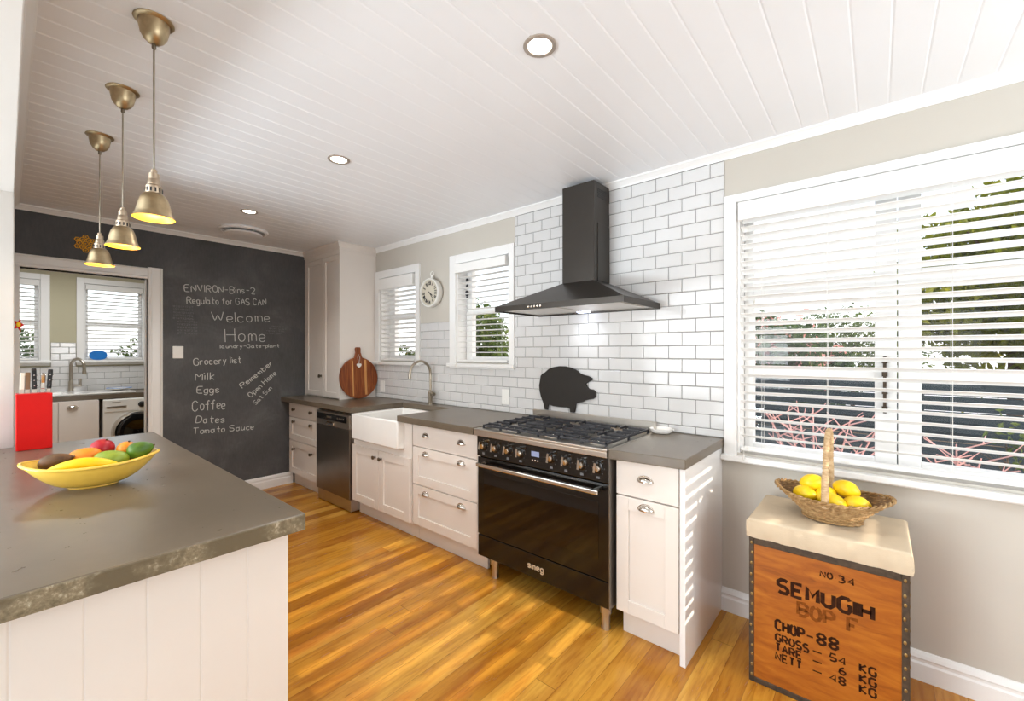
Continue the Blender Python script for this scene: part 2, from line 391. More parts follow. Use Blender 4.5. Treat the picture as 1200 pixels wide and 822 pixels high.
# single-stroke letters: 36-based grid, baseline at y=3, x-height 9, cap height 13 (d)
G = {'E': "6d0d0363|0858", 'N': "030d636d", 'V': "0d336d", 'I': "030d", 'R': "030d4d6b694808|3863", 'O': "3d1c090614335466695c3d",
 'B': "030d4d6b694808|486765430 3", 'G': "6b5d2d0b05235365684 8", 'A': "033d63|1757", 'S': "6c4d2d0b09284866655323 04", 'C': "6b4d2d0b05234365",
 'W': "0d234b638d", 'H': "030d|636d|0868", 'M': "030d376d63", 'D': "030d3d6b653303", 'T': "0d6d|3d33", 'U': "0d052343656d", 'P': "030d4d6b694808",
 'F': "030d6d|0848", 'K': "030d|6d0863", 'L': "0d0363", 'X': "0d63|036d", 'n': "0309|0719394843", 'i': "0309|0b0c", 's': "4829080726454423 04",
 'e': "06464829080513334 4", 'g': "48290805133345|49412001", 'u': "0905133345|4943", 'l': "0d03", 'a': "48290805133345|494453", 't': "2d243343|0949",
 'o': "2908051333454829", 'f': "4c3d2c23|0949", 'r': "0309|071939", 'c': "482908051333 44", 'm': "0309|07192823|27395853", 'd': "48290805133345|4d43",
 'y': "0924|49241000", 'p': "0009|07193948453313 04", 'b': "0d03|07193948453313 04", 'k': "0d03|490643", '2': "0b1d4d6b690363", '3': "0c2d5c5a38|386765431304",
 '4': "535d0666", '5': "6d1d0838676543 1304", '6': "5d1a0523436567481806", '8': "380a0b2d4d6b6a380605234365 6638", '0': "3d1c090614335466695c3d", '-': "0848", '.': "1314", '~': "0858",
 '1': "1b3d33", '7': "0d6d23", '9': "6a482809 0b2d4d6b6a5633"}
for _k in G:
    G[_k] = [[(int(st[i], 36), int(st[i + 1], 36) - 3) for i in range(0, len(st), 2)] for st in G[_k].replace(' ', '').split('|')]
def text_strokes(txt, gap=2.0):
    res = []; x = 0.0
    for ch in txt:
        if ch == ' ': x += 4.0; continue
        st = G[ch]; w = max(p[0] for q in st for p in q)
        for q in st: res.append([(x + p[0], float(p[1])) for p in q])
        x += w + gap
    return res, max(x - gap, 0.5)
def ribbon(mb, pts3, nrm, half, lift, shrink=0.0):
    """flat stroke with a little thickness lying on a surface"""
    P = [Vector(p) for p in pts3]
    if shrink and len(P) > 1:
        P[0] = P[0] + (P[1] - P[0]).normalized() * shrink; P[-1] = P[-1] + (P[-2] - P[-1]).normalized() * shrink
    n = len(P); L = []; Rr = []
    for i in range(n):
        d = (P[min(i + 1, n - 1)] - P[max(i - 1, 0)])
        if d.length < 1e-6: d = Vector((0, 0, 1))
        w = nrm.cross(d.normalized()) * half
        L.append(P[i] + w + nrm * lift); Rr.append(P[i] - w + nrm * lift)
    vs = L + Rr + [p - nrm * lift * 0.9 for p in L] + [p - nrm * lift * 0.9 for p in Rr]; fs = []
    for i in range(n - 1):
        fs += [(i, i + 1, n + i + 1, n + i), (i, 2 * n + i, 2 * n + i + 1, i + 1), (n + i, n + i + 1, 3 * n + i + 1, 3 * n + i)]
    mb.add(vs, fs)
def write(mb, txt, o, e, up, nrm, cap, half, lift=0.0008, wob=0.0, shrink=0.0, smooth=True, gap=2.0, width=None):
    """stroke text from point o along unit-less vector e (whole width) with cap height vector up*cap"""
    st, tw = text_strokes(txt, gap)
    for q in st:
        if smooth and len(q) > 2:
            r = [q[0]]
            for i in range(len(q) - 1):
                p1 = q[i]; p2 = q[i + 1]
                for t in (0.33, 0.66, 1.0): r.append(tuple(p1[k] + (p2[k] - p1[k]) * t for k in (0, 1)))
            q2 = [r[0]] + [tuple((r[i - 1][k] + 2 * r[i][k] + r[i + 1][k]) / 4 for k in (0, 1)) for i in range(1, len(r) - 1)] + [r[-1]]
        else: q2 = q
        jx, jy = random.uniform(-wob, wob), random.uniform(-wob, wob)
        pts = [o + e * ((p[0] + jx) / tw) + up * (cap * (p[1] + jy) / 10.0) for p in q2]
        ribbon(mb, pts, nrm, half, lift, shrink)

# ================================================================== the setting
CZ = 2.45
def holed(mb, axis, d0, d1, u0, u1, z0, z1, holes):
    us = sorted({u0, u1, *[h[0] for h in holes], *[h[1] for h in holes]}); zs = sorted({z0, z1, *[h[2] for h in holes], *[h[3] for h in holes]})
    us = [u for u in us if u0 <= u <= u1]; zs = [z for z in zs if z0 <= z <= z1]
    for i in range(len(us) - 1):
        for j in range(len(zs) - 1):
            um = (us[i] + us[i + 1]) / 2; zm = (zs[j] + zs[j + 1]) / 2
            if any(h[0] < um < h[1] and h[2] < zm < h[3] for h in holes): continue
            if axis == 'y': mb.box(us[i], us[i + 1], d0, d1, zs[j], zs[j + 1])
            else: mb.box(d0, d1, us[i], us[i + 1], zs[j], zs[j + 1])
    return mb
struct('floor', MB().box(-2.7, 6.6, -2.75, 0.0, -0.08, 0.0), 'floor')
struct('floor_living', MB().box(-2.7, 6.6, -6.6, -2.75, -0.08, 0.0), 'pale_bounce')  # unseen floor, made pale to bounce neutral light onto the ceiling
# V-jointed lining boards running towards the window wall
mb = MB(); p = 0.1038; x = 4.036 - 66 * p
prof = []
while x < 6.62:
    prof += [(x - 0.0055, CZ), (x - 0.0005, CZ + 0.0022), (x + 0.0005, CZ + 0.0022), (x + 0.0055, CZ)]; x += p
prof = [(-2.7, CZ)] + [q for q in prof if -2.69 < q[0] < 6.59] + [(6.6, CZ)]
n = len(prof)
mb.add([(a, -6.6, b) for a, b in prof] + [(a, 0.0, b) for a, b in prof], [(i, i + 1, n + i + 1, n + i) for i in range(n - 1)])
mb.box(-2.7, 6.6, -6.6, 0.0, CZ + 0.006, CZ + 0.1)
struct('ceiling', mb, 'ceiling')

H1 = (0.83, 1.43, 1.293, 2.13); H2 = (1.985, 2.585, 1.293, 2.13); H3 = (4.162, 5.43, 0.85, 2.165)
struct('wall_right', holed(MB(), 'y', 0.0, 0.16, 0.0, 6.6, 0, CZ + 0.1, [H1, H2, H3]), 'wall_beige')
DO = (-2.431, -1.716, -1, 2.0)
struct('wall_back', holed(MB(), 'x', -0.1, 0.0, -2.47, 0.0, 0, CZ + 0.1, [DO]), 'chalkboard')
mb = MB(); mb.box(-0.1, 1.52, -2.62, -2.47, 0, CZ + 0.1); mb.box(1.52, 6.5, -2.62, -2.47, 2.155, CZ + 0.1)
struct('wall_left', mb, 'wall_white', bevel=0.004)
SW = (-1.75, -0.12, 1.12, 1.86)
struct('wall_front', holed(MB(), 'x', 6.5, 6.6, -6.6, 0.0, 0, CZ + 0.1, [SW]), 'wall_white')
struct('wall_rear', holed(MB(), 'y', -6.6, -6.5, -0.1, 6.6, 0, CZ + 0.1, [(0.9, 5.9, -1, 2.35)]), 'wall_white')  # unseen wall, its wide opening added to let more sky light in
struct('wall_living', MB().box(-0.1, 0.0, -6.5, -2.62, 0, CZ + 0.1), 'wall_white')
# laundry beyond the doorway
L1 = (-2.62, -2.24, 1.27, 2.2); L2 = (-1.89, -1.34, 1.27, 2.2)
struct('wall_laundry_back', holed(MB(), 'x', -2.62, -2.5, -3.6, -0.7, 0, CZ + 0.1, [L1, L2]), 'wall_olive')
mb = MB(); mb.box(-2.5, -0.1, -0.82, -0.7, 0, CZ + 0.1); mb.box(-2.5, -0.1, -3.6, -3.48, 0, CZ + 0.1); mb.box(-0.1, 0, -3.48, -2.62, 0, CZ + 0.1)
struct('wall_laundry_side', mb, 'wall_olive')

# glazed wall tiles
TX = 4.1018; TA = 0.0735; TP = 0.152; TZ = 1.1876; TV = 0.0761
def tiles(mb, regions, wall, u_ref, z_ref, tp=TP, tv=TV):
    for (a0, a1, b0, b1) in regions:
        for r in range(-40, 40):
            zt = z_ref + r * tv; zb = zt - tv
            if zb > b1 - 0.006 or zt < b0 + 0.006: continue
            off = 0 if r % 2 == 0 else tp / 2
            k0 = math.floor((a0 - u_ref - off) / tp) - 1
            for k in range(k0, k0 + int((a1 - a0) / tp) + 4):
                u0 = u_ref + off + k * tp; u1 = u0 + tp
                c0, c1, d0, d1 = max(u0, a0), min(u1, a1), max(zb, b0), min(zt, b1)
                if c1 - c0 < 0.008 or d1 - d0 < 0.006: continue
                g = 0.0011; c0 += g; c1 -= g; d0 += g; d1 -= g
                e = min(0.004, (c1 - c0) / 3, (d1 - d0) / 3)
                L = [(c0, d0, 0.004), (c1, d0, 0.004), (c1, d1, 0.004), (c0, d1, 0.004), (c0 + e, d0 + e, 0.0075), (c1 - e, d0 + e, 0.0075), (c1 - e, d1 - e, 0.0075), (c0 + e, d1 - e, 0.0075)]
                L += [(c0, d0, 0.0), (c1, d0, 0.0), (c1, d1, 0.0), (c0, d1, 0.0)]
                vs = [wall(*q) for q in L]
                mb.add(vs, [(4, 5, 6, 7), (0, 1, 5, 4), (1, 2, 6, 5), (2, 3, 7, 6), (3, 0, 4, 7), (8, 9, 1, 0), (9, 10, 2, 1), (10, 11, 3, 2), (11, 8, 0, 3)], 0)
    for (a0, a1, b0, b1) in regions:
        q = [(a0, b0, 0.0032), (a1, b0, 0.0032), (a1, b1, 0.0032), (a0, b1, 0.0032)] + [(a0, b0, 0.0), (a1, b0, 0.0), (a1, b1, 0.0), (a0, b1, 0.0)]
        mb.add([wall(*t) for t in q], [(0, 1, 2, 3), (4, 5, 1, 0), (5, 6, 2, 1), (6, 7, 3, 2), (7, 4, 0, 3)], 1)
mb = MB()
zj = TZ + TV
tiles(mb, [(0.752, 4.1, 0.917, zj), (1.492, 1.908, zj, TZ + 6 * TV), (2.637, 4.1, zj, 2.41)], lambda u, z, d: (u, -d, z), TX - TA, TZ)
struct('wall_right_tiles', mb, ['tile', 'grout'])
mb = MB()
tiles(mb, [(-2.9, -0.9, 0.906, 1.21), (-2.162, -1.956, 1.21, 1.49)], lambda u, z, d: (-2.5 + d, u, z), -2.09, 1.21)
struct('wall_laundry_tiles', mb, ['tile', 'grout'])

# cornices, skirtings, door and window joinery
def cornice(mb, axis, fixed, a0, a1, sgn):
    pr = [(0, -0.043), (0.008, -0.043), (0.012, -0.034), (0.03, -0.014), (0.036, -0.01), (0.036, 0), (0, 0)]
    poly = [(fixed + sgn * q, CZ + z) for q, z in pr]
    mb.prism(poly, axis, a0, a1)
mb = MB(); cornice(mb, 'x', 0.0, 0.75, 6.5, -1); struct('trim_1', mb, 'trim')
mb = MB(); poly = [(0 + q, CZ + z) for q, z in [(0, -0.04), (0.008, -0.04), (0.012, -0.032), (0.03, -0.013), (0.036, -0.01), (0.036, 0), (0, 0)]]
mb.prism(poly, 'y', -2.47, -0.4); struct('trim_2', mb, 'trim')
mb = MB(); cornice(mb, 'x', -2.47, 0.036, 6.5, 1); struct('trim_3', mb, 'trim')
SK = [(0, 0), (0.018, 0), (0.018, 0.07), (0.013, 0.078), (0.013, 0.088), (0.016, 0.094), (0.012, 0.108), (0.006, 0.118), (0, 0.12)]
mb = MB(); mb.prism([(-a, b) for a, b in SK], 'x', 4.0885, 6.5); struct('baseboard_right', mb, 'trim')
mb = MB(); mb.prism(SK, 'y', -1.61, -0.53); struct('baseboard_back', mb, 'trim')
# doorway lining and architrave
d = tag(thing('door_1', None, None, (0, -2.07, 0)), kind='structure')
AR = [(0, 0), (0.10, 0), (0.10, 0.012), (0.088, 0.02), (0.078, 0.014), (0.03, 0.014), (0.02, 0.02), (0.008, 0.018), (0, 0.012)]
mb = MB()
mb.prism([(b, -1.716 + a) for a, b in AR], 'z', 0, 2.10)
mb.prism([(b, 2.0 + a * 0.92) for a, b in AR], 'y', -2.47, -1.718)
mb.box(0, 0.016, -2.469, -2.431, 0, 2.0)
obj('architrave', mb, 'trim', d)
mb = MB(); mb.box(-0.12, 0.0, -1.716, -1.698, 0, 2.0); mb.box(-0.12, 0.0, -2.449, -2.431, 0, 2.0); mb.box(-0.12, 0, -2.449, -1.698, 2.0, 2.018)
mb.box(-0.07, -0.03, -1.728, -1.716, 0, 2.0); obj('lining', mb, 'trim', d)

def window(n, hole, casing, sashes, rails, stool_z, axis='y', face=0.0, sgn=1, depth=0.16, thick=0.05, proj=0.045):
    """face: room side of the wall; sgn: +1 when the outside lies towards +; sashes: list of glazed (u0,u1); rails: list of (z0,z1)"""
    u0, u1, z0, z1 = hole; c0, c1, k0, k1 = casing
    w = tag(thing('window_%d' % n, None, None, ((u0 + u1) / 2, face, z0) if axis == 'y' else (face, (u0 + u1) / 2, z0)), kind='structure')
    def bx(mb, a0, a1, d0, d1, b0, b1):
        d0, d1 = face + sgn * d0, face + sgn * d1
        d0, d1 = min(d0, d1), max(d0, d1)
        if axis == 'y': mb.box(a0, a1, d0, d1, b0, b1)
        else: mb.box(d0, d1, a0, a1, b0, b1)
    mb = MB()
    bx(mb, c0, u0, -0.02, 0, k0, k1); bx(mb, u1, c1, -0.02, 0, k0, k1); bx(mb, u0, u1, -0.02, 0, z1, k1)
    obj('casing', mb, 'trim', w, bevel=0.003)
    mb = MB(); bx(mb, c0 - 0.012, c1 + 0.012, -proj, -0.0, stool_z - 0.028, stool_z); bx(mb, u0, u1, 0.0, 0.06, stool_z - 0.028, stool_z)
    if k0 < stool_z - 0.03: bx(mb, c0, c1, -0.018, 0, k0, stool_z - 0.028)
    obj('stool', mb, 'trim', w, bevel=0.004)
    mb = MB(); t = 0.012
    bx(mb, u0, u0 + t, 0, depth, z0, z1); bx(mb, u1 - t, u1, 0, depth, z0, z1); bx(mb, u0 + t, u1 - t, 0, depth, z1 - t, z1); bx(mb, u0 + t, u1 - t, 0.06, depth, z0 - 0.002, z0 + t)
    obj('jamb', mb, 'trim', w)
    lo, hi = u0 + t, u1 - t
    edges = [lo]
    for i in range(len(sashes) - 1): edges.append((sashes[i][1] + sashes[i + 1][0]) / 2)
    edges.append(hi)
    y0, y1 = depth - thick - 0.01, depth - 0.01
    for i, (g0, g1) in enumerate(sashes):
        mb = MB()
        bx(mb, edges[i] + 0.002, g0, y0, y1, z0 + t, z1 - t); bx(mb, g1, edges[i + 1] - 0.002, y0, y1, z0 + t, z1 - t)
        zz = [z0 + t] + [q for r in rails for q in r] + [z1 - t]
        for r0, r1 in rails: bx(mb, g0, g1, y0, y1, r0, r1)
        sa = obj('sash', mb, 'trim', w, bevel=0.003)
        mb = MB(); ym = (y0 + y1) / 2
        bx(mb, g0 - 0.004, g1 + 0.004, ym - 0.001, ym + 0.001, z0 + t + 0.004, z1 - t - 0.004)
        obj('pane', mb, 'pane', sa)
    return w
window(1, H1, (0.757, 1.49, 1.25, 2.205), [(0.935, 1.375)], [(1.305, 1.34), (1.707, 1.757), (2.09, 2.118)], 1.285)
window(2, H2, (1.91, 2.635, 1.243, 2.205), [(2.067, 2.53)], [(1.305, 1.34), (1.707, 1.757), (2.09, 2.118)], 1.285)
window(3, H3, (4.102, 5.49, 0.80, 2.208), [(4.219, 4.716), (4.873, 5.37)], [(0.862, 0.89), (1.251, 1.292), (1.664, 1.748), (2.10, 2.153)], 0.838)
window(4, L1, (-2.69, -2.167, 1.225, 2.265), [(-2.58, -2.285)], [(1.283, 1.315), (1.70, 1.745), (2.15, 2.188)], 1.285, 'x', -2.5, -1, depth=0.12, proj=0.07)
window(5, L2, (-1.953, -1.28, 1.225, 2.265), [(-1.85, -1.385)], [(1.283, 1.315), (1.70, 1.745), (2.15, 2.188)], 1.285, 'x', -2.5, -1, depth=0.12, proj=0.07)
w6 = window(6, SW, (-1.82, -0.05, 1.06, 1.93), [(-1.69, -0.97), (-0.90, -0.18)], [(1.132, 1.16), (1.82, 1.848)], 1.115, 'x', 6.5, 1, depth=0.1)
# brass casement stay on the mullion of the big window
mb = MB(); mb.box(4.745, 4.757, 0.085, 0.1, 1.10, 1.36)
for z in (1.12, 1.2, 1.28, 1.34): mb.box(4.741, 4.761, 0.078, 0.086, z - 0.012, z + 0.012)
tag(obj('window_stay', mb, 'darkmetal', org=(4.751, 0.092, 1.10)), 'perforated metal casement stay on the mullion behind the big blind', 'window stay')

def blind(label, u0, u1, ztop, zval, zbot, axis='y', face=0.0, sgn=1, tilt=13, pitch=0.045, cords=(0.18, 0.82), group=None, dep=0.05, valout=0.045, parent=None):
    """horizontal slats hanging inside the reveal"""
    base = ((u0 + u1) / 2, face, ztop) if axis == 'y' else (face, (u0 + u1) / 2, ztop)
    t = thing('venetian_blind', label, 'blind' if label else None, base, group, parent=parent)
    def pt(a, d, z): return (a, face + sgn * d, z) if axis == 'y' else (face + sgn * d, a, z)
    def bx(mb, a0, a1, d0, d1, b0, b1):
        q = [pt(a, d, z) for z in (b0, b1) for d in (d0, d1) for a in (a0, a1)]
        mb.add(q, [(0, 2, 3, 1), (4, 5, 7, 6), (0, 1, 5, 4), (2, 6, 7, 3), (0, 4, 6, 2), (1, 3, 7, 5)])
    mb = MB(); bx(mb, u0 + 0.001, u1 - 0.001, -valout, -valout + 0.012, zval, ztop); bx(mb, u0 + 0.004, u0 + 0.014, -valout + 0.012, 0.005, zval, ztop); bx(mb, u1 - 0.014, u1 - 0.004, -valout + 0.012, 0.005, zval, ztop)
    obj('valance', mb, 'slat', t, bevel=0.002)
    mb = MB(); bx(mb, u0 + 0.016, u1 - 0.016, -valout + 0.014, 0.03, ztop - 0.045, ztop - 0.003); obj('headrail', mb, 'slat', t)
    mb = MB(); z = zval + 0.006; c = 0.006; ca, sa = math.cos(R(tilt)), math.sin(R(tilt))
    while z > zbot + pitch * 0.75:
        vs = []
        for s_ in (-1, -0.4, 0.4, 1):
            h = 0.0025 * (1 - s_ * s_)
            for off in (-0.0014, 0.0014):
                for a in (u0 + 0.008, u1 - 0.008):
                    vs.append(pt(a, c + s_ * dep / 2 * ca, z - s_ * dep / 2 * sa + h + off))
        fs = []
        for q in range(3):
            i = q * 4; j = i + 4
            fs += [(i, i + 1, j + 1, j), (i + 2, j + 2, j + 3, i + 3), (i, j, j + 2, i + 2), (i + 1, i + 3, j + 3, j + 1)]
        fs += [(0, 2, 3, 1), (12, 13, 15, 14)]
        mb.add(vs, fs); z -= pitch
    obj('slats', mb, 'slat', t)
    mb = MB(); bx(mb, u0 + 0.008, u1 - 0.008, c - dep / 2, c + dep / 2, zbot, zbot + 0.016); obj('bottom_rail', mb, 'slat', t, bevel=0.003)
    for f in cords:
        a = u0 + (u1 - u0) * f; mb = MB()
        for d in (c - dep / 2 - 0.002, c + dep / 2 + 0.002): mb.tube([pt(a, d, zbot + 0.01), pt(a, d, zval + 0.02)], 0.0009, 5)
        obj('ladder_cord', mb, 'cordm', t)
    a = u0 + 0.03; mb = MB(); mb.tube([pt(a, -valout - 0.004, zval + 0.02), pt(a, -valout - 0.004, zbot - 0.02)], 0.0012, 5); mb.lathe(pt(a, -valout - 0.004, zbot - 0.045), [(0.003, 0.03), (0.006, 0.018), (0.006, 0.004), (0.003, 0)], 10)
    obj('pull_cord', mb, 'cordm', t)
    return t
blind('white venetian blind of the narrow window beside the tall cupboard', 0.842, 1.418, 2.118, 2.01, 1.30, tilt=14)
blind('white venetian blind of the window between wall clock and range hood', 1.997, 2.573, 2.118, 2.045, 1.30, tilt=3)
blind('large white venetian blind filling the wide window above the wooden crate', 4.174, 5.418, 2.153, 2.06, 0.868, cords=(0.03, 0.085, 0.30, 0.63, 0.97), tilt=20)
blind('white venetian blind of the laundry window partly hidden by the white wall edge', -2.608, -2.252, 2.188, 2.13, 1.292, 'x', -2.5, -1, tilt=10)
blind('white venetian blind of the laundry window above the washing machine', -1.878, -1.352, 2.188, 2.13, 1.292, 'x', -2.5, -1, tilt=10)
blind(None, -1.738, -0.132, 1.848, 1.79, 1.13, 'x', 6.5, 1, tilt=27, pitch=0.06, parent=w6)

# ================================================================== kitchen run along the window wall
YF = -0.58          # face of doors and drawers
def shaker(mb, x0, x1, z0, z1, yf=YF, fr=0.062, th=0.02, rec=0.009):
    mb.box(x0, x0 + fr, yf, yf + th, z0, z1); mb.box(x1 - fr, x1, yf, yf + th, z0, z1)
    mb.box(x0 + fr, x1 - fr, yf, yf + th, z0, z0 + fr); mb.box(x0 + fr, x1 - fr, yf, yf + th, z1 - fr, z1)
    mb.box(x0 + fr, x1 - fr, yf + rec, yf + th, z0 + fr, z1 - fr)
    return mb
def flat(mb, x0, x1, z0, z1, yf=YF, th=0.02): return mb.box(x0, x1, yf, yf + th, z0, z1)
def cup_pull(parent, x, z, yf=YF, s=1.0):
    mb = MB()
    def fn(a, b):
        al = PI * a; be = PI / 2 * b
        return (x - 0.041 * s * math.cos(al), yf - 0.026 * s * math.sin(al) * math.cos(be) , z - 0.014 * s + 0.030 * s * math.sin(al) * math.sin(be))
    mb.surf(fn, 18, 8)
    fl = []
    for i in range(19):
        al = PI * i / 18; fl.append((x - 0.045 * s * math.cos(al), z - 0.014 * s + 0.034 * s * math.sin(al)))
    mb.prism(fl, 'y', yf - 0.0022, yf)
    return obj('cup_pull', mb, 'chrome', parent, smooth=40, solid=0.002)
def knob(parent, x, z, yf=YF, s=1.0, mat='pewter', name='knob'):
    mb = MB(); mt = Matrix.Rotation(R(90), 4, 'X')
    mb.lathe((x, yf, z), [(0.011 * s, 0), (0.011 * s, 0.002), (0.006 * s, 0.004), (0.006 * s, 0.012), (0.012 * s, 0.016), (0.0155 * s, 0.021), (0.0145 * s, 0.027), (0.008 * s, 0.031)], 20, mat=mt)
    return obj(name, mb, mat, parent, smooth=35)

# left drawer unit
t = thing('drawer_unit', 'narrow white drawer unit with six round knobs against the chalkboard wall', 'drawer unit', (0.37, -0.3, 0), 'base units along the window wall')
mb = MB(); mb.box(0.045, 0.695, YF + 0.021, -0.02, 0.125, 0.868); obj('carcass', mb, 'cab', t)
mb = MB(); mb.box(0.02, 0.695, -0.514, -0.495, 0.0, 0.125); obj('kickboard', mb, 'cab', t)
for z0, z1, zk, fl in ((0.715, 0.862, 0.792, 1), (0.475, 0.709, 0.668, 0), (0.132, 0.469, 0.388, 0)):
    mb = MB(); (flat if fl else shaker)(mb, 0.048, 0.692, z0, z1)
    dr = obj('drawer', mb, 'cab', t, bevel=0.0015)
    for x in (0.175, 0.556): knob(dr, x, zk)

# dishwasher
t = thing('dishwasher', 'freestanding stainless steel dishwasher with dark door between white cabinets', 'dishwasher', (1.01, -0.3, 0))
x0, x1 = 0.706, 1.306
mb = MB(); mb.box(x0 + 0.003, x1 - 0.003, -0.575, -0.02, 0.03, 0.845); obj('body', mb, 'steel', t, bevel=0.002)
mb = MB(); mb.box(x0, x1, -0.606, -0.576, 0.115, 0.712); obj('door', mb, 'steel_dark', t, bevel=0.004)
mb = MB(); mb.box(x0, x1, -0.606, -0.576, 0.715, 0.838); cp = obj('control_panel', mb, 'steel', t, bevel=0.004)
mb = MB(); mb.box(x0 + 0.02, x1 - 0.045, -0.609, -0.605, 0.765, 0.822); obj('control_strip', mb, 'black_gloss', cp, bevel=0.001)
for k in range(4):
    mb = MB(); mb.lathe((x1 - 0.2 + 0.035 * k, -0.609, 0.795), [(0.007, 0), (0.007, 0.003), (0.004, 0.004)], 12, mat=Matrix.Rotation(R(90), 4, 'X')); obj('button', mb, 'steel', cp)
mb = MB(); mb.box(x0 + 0.21, x0 + 0.29, -0.6105, -0.6085, 0.788, 0.802); obj('display', mb, 'steel', cp)
mb = MB(); mb.prism([(-0.606, 0.722), (-0.618, 0.726), (-0.618, 0.744), (-0.606, 0.754)], 'x', x0 + 0.21, x0 + 0.34); obj('handle', mb, 'chrome', cp, bevel=0.002)
mb = MB(); mb.box(x0 + 0.004, x1 - 0.004, -0.59, -0.05, 0.012, 0.112); obj('plinth', mb, 'steel', t, bevel=0.002)
for x in (x0 + 0.05, x1 - 0.05):
    for y in (-0.53, -0.09): mb = MB(); mb.lathe((x, y, 0), [(0.018, 0), (0.018, 0.006), (0.01, 0.008), (0.01, 0.03)], 12); obj('foot', mb, 'rubber', t)

# sink cabinet
t = thing('sink_cabinet', 'white two door cabinet under the butler sink', 'cabinet', (1.735, -0.3, 0), 'base units along the window wall')
mb = MB(); mb.box(1.335, 1.392, YF, -0.02, 0.125, 0.868); mb.box(2.048, 2.14, YF, -0.02, 0.125, 0.868); mb.box(1.392, 2.048, YF, -0.02, 0.125, 0.655)
obj('carcass', mb, 'cab', t)
mb = MB(); mb.box(1.312, 2.14, -0.514, -0.495, 0.0, 0.125); obj('kickboard', mb, 'cab', t)
for a, b, xk in ((1.342, 1.735, 1.69), (1.741, 2.134, 1.775)):
    mb = MB(); shaker(mb, a, b, 0.135, 0.603, YF - 0.021); dr = obj('door', mb, 'cab', t, bevel=0.0015); knob(dr, xk, 0.545, YF - 0.021)

# butler sink
t = thing('butler_sink', 'white ceramic butler sink with exposed apron front', 'sink', (1.72, -0.38, 0.66))
mb = MB(); a0, a1, b0, b1, s0, s1 = 1.396, 2.046, -0.642, -0.12, 0.66, 0.870; w_ = 0.028
ov = [(a0, b0), (a1, b0), (a1, b1), (a0, b1)]; iv = [(a0 + w_, b0 + w_), (a1 - w_, b0 + w_), (a1 - w_, b1 - w_), (a0 + w_, b1 - w_)]
vs = [(x, y, s0) for x, y in ov] + [(x, y, s1) for x, y in ov] + [(x, y, s1) for x, y in iv] + [(x + (0.012 if i in (0, 3) else -0.012), y + (0.012 if i < 2 else -0.012), s0 + 0.03) for i, (x, y) in enumerate(iv)]
fs = [(3, 2, 1, 0)] + [(i, (i + 1) % 4, 4 + (i + 1) % 4, 4 + i) for i in range(4)] + [(4 + i, 4 + (i + 1) % 4, 8 + (i + 1) % 4, 8 + i) for i in range(4)] + [(8 + i, 8 + (i + 1) % 4, 12 + (i + 1) % 4, 12 + i) for i in range(4)] + [(12, 13, 14, 15)]
mb.add(vs, fs); obj('basin', mb, 'ceramic', t, bevel=0.012, seg=3, smooth=50)
mb = MB(); mb.lathe((1.72, -0.37, s0 + 0.0305), [(0.045, 0), (0.045, 0.003), (0.035, 0.004), (0.03, 0.001)], 20); obj('drain', mb, 'chrome', t, smooth=40)

# wide drawer unit
t = thing('drawer_unit', 'wide white unit of three drawers with cup pulls left of the black cooker', 'drawer unit', (2.48, -0.3, 0), 'base units along the window wall')
mb = MB(); mb.box(2.145, 2.836, YF + 0.021, -0.02, 0.125, 0.868); mb.box(2.812, 2.836, YF, YF + 0.02, 0.125, 0.868); obj('carcass', mb, 'cab', t)
mb = MB(); mb.box(2.145, 2.838, -0.514, -0.495, 0.0, 0.125); obj('kickboard', mb, 'cab', t)
for z0, z1, zk, fl in ((0.702, 0.862, 0.79, 1), (0.428, 0.696, 0.658, 0), (0.135, 0.422, 0.377, 0)):
    mb = MB(); (flat if fl else shaker)(mb, 2.15, 2.808, z0, z1)
    dr = obj('drawer', mb, 'cab', t, bevel=0.0015)
    for x in (2.297, 2.664): cup_pull(dr, x, zk, s=0.88)

# end cabinet
t = thing('end_cabinet', 'slim white cabinet with one drawer and one door right of the black cooker', 'cabinet', (3.91, -0.3, 0), 'base units along the window wall')
mb = MB(); mb.box(3.758, 4.062, YF + 0.021, -0.02, 0.125, 0.868); obj('carcass', mb, 'cab', t)
mb = MB(); mb.box(3.766, 4.062, -0.516, -0.498, 0.0, 0.125); obj('kickboard', mb, 'cab', t)
mb = MB(); flat(mb, 3.76, 4.058, 0.695, 0.862); dr = obj('drawer', mb, 'cab', t, bevel=0.0015); cup_pull(dr, 3.905, 0.787, s=0.88)
mb = MB(); shaker(mb, 3.76, 4.058, 0.132, 0.688); dr = obj('door', mb, 'cab', t, bevel=0.0015); cup_pull(dr, 3.908, 0.655, s=0.88)
mb = MB(); mb.box(4.064, 4.0885, YF - 0.004, -0.001, 0.0, 0.87); obj('end_panel', mb, 'cabgloss', t, bevel=0.001)

# worktops
mb = MB(); mb.prism([(0.003, -0.003), (0.003, -0.648), (1.394, -0.648), (1.394, -0.125), (2.048, -0.125), (2.048, -0.648), (2.838, -0.648), (2.838, -0.003)], 'z', 0.871, 0.916)
tag(obj('worktop', mb, 'concrete', org=(1.4, -0.3, 0.871), bevel=0.004), 'long grey brown concrete worktop notched around the white sink', 'worktop')
mb = MB(); mb.prism([(3.752, -0.003), (3.752, -0.648), (4.098, -0.612), (4.098, -0.003)], 'z', 0.871, 0.916)
tag(obj('worktop', mb, 'concrete', org=(3.92, -0.3, 0.871), bevel=0.004), 'short grey brown concrete worktop right of the gas cooker', 'worktop')

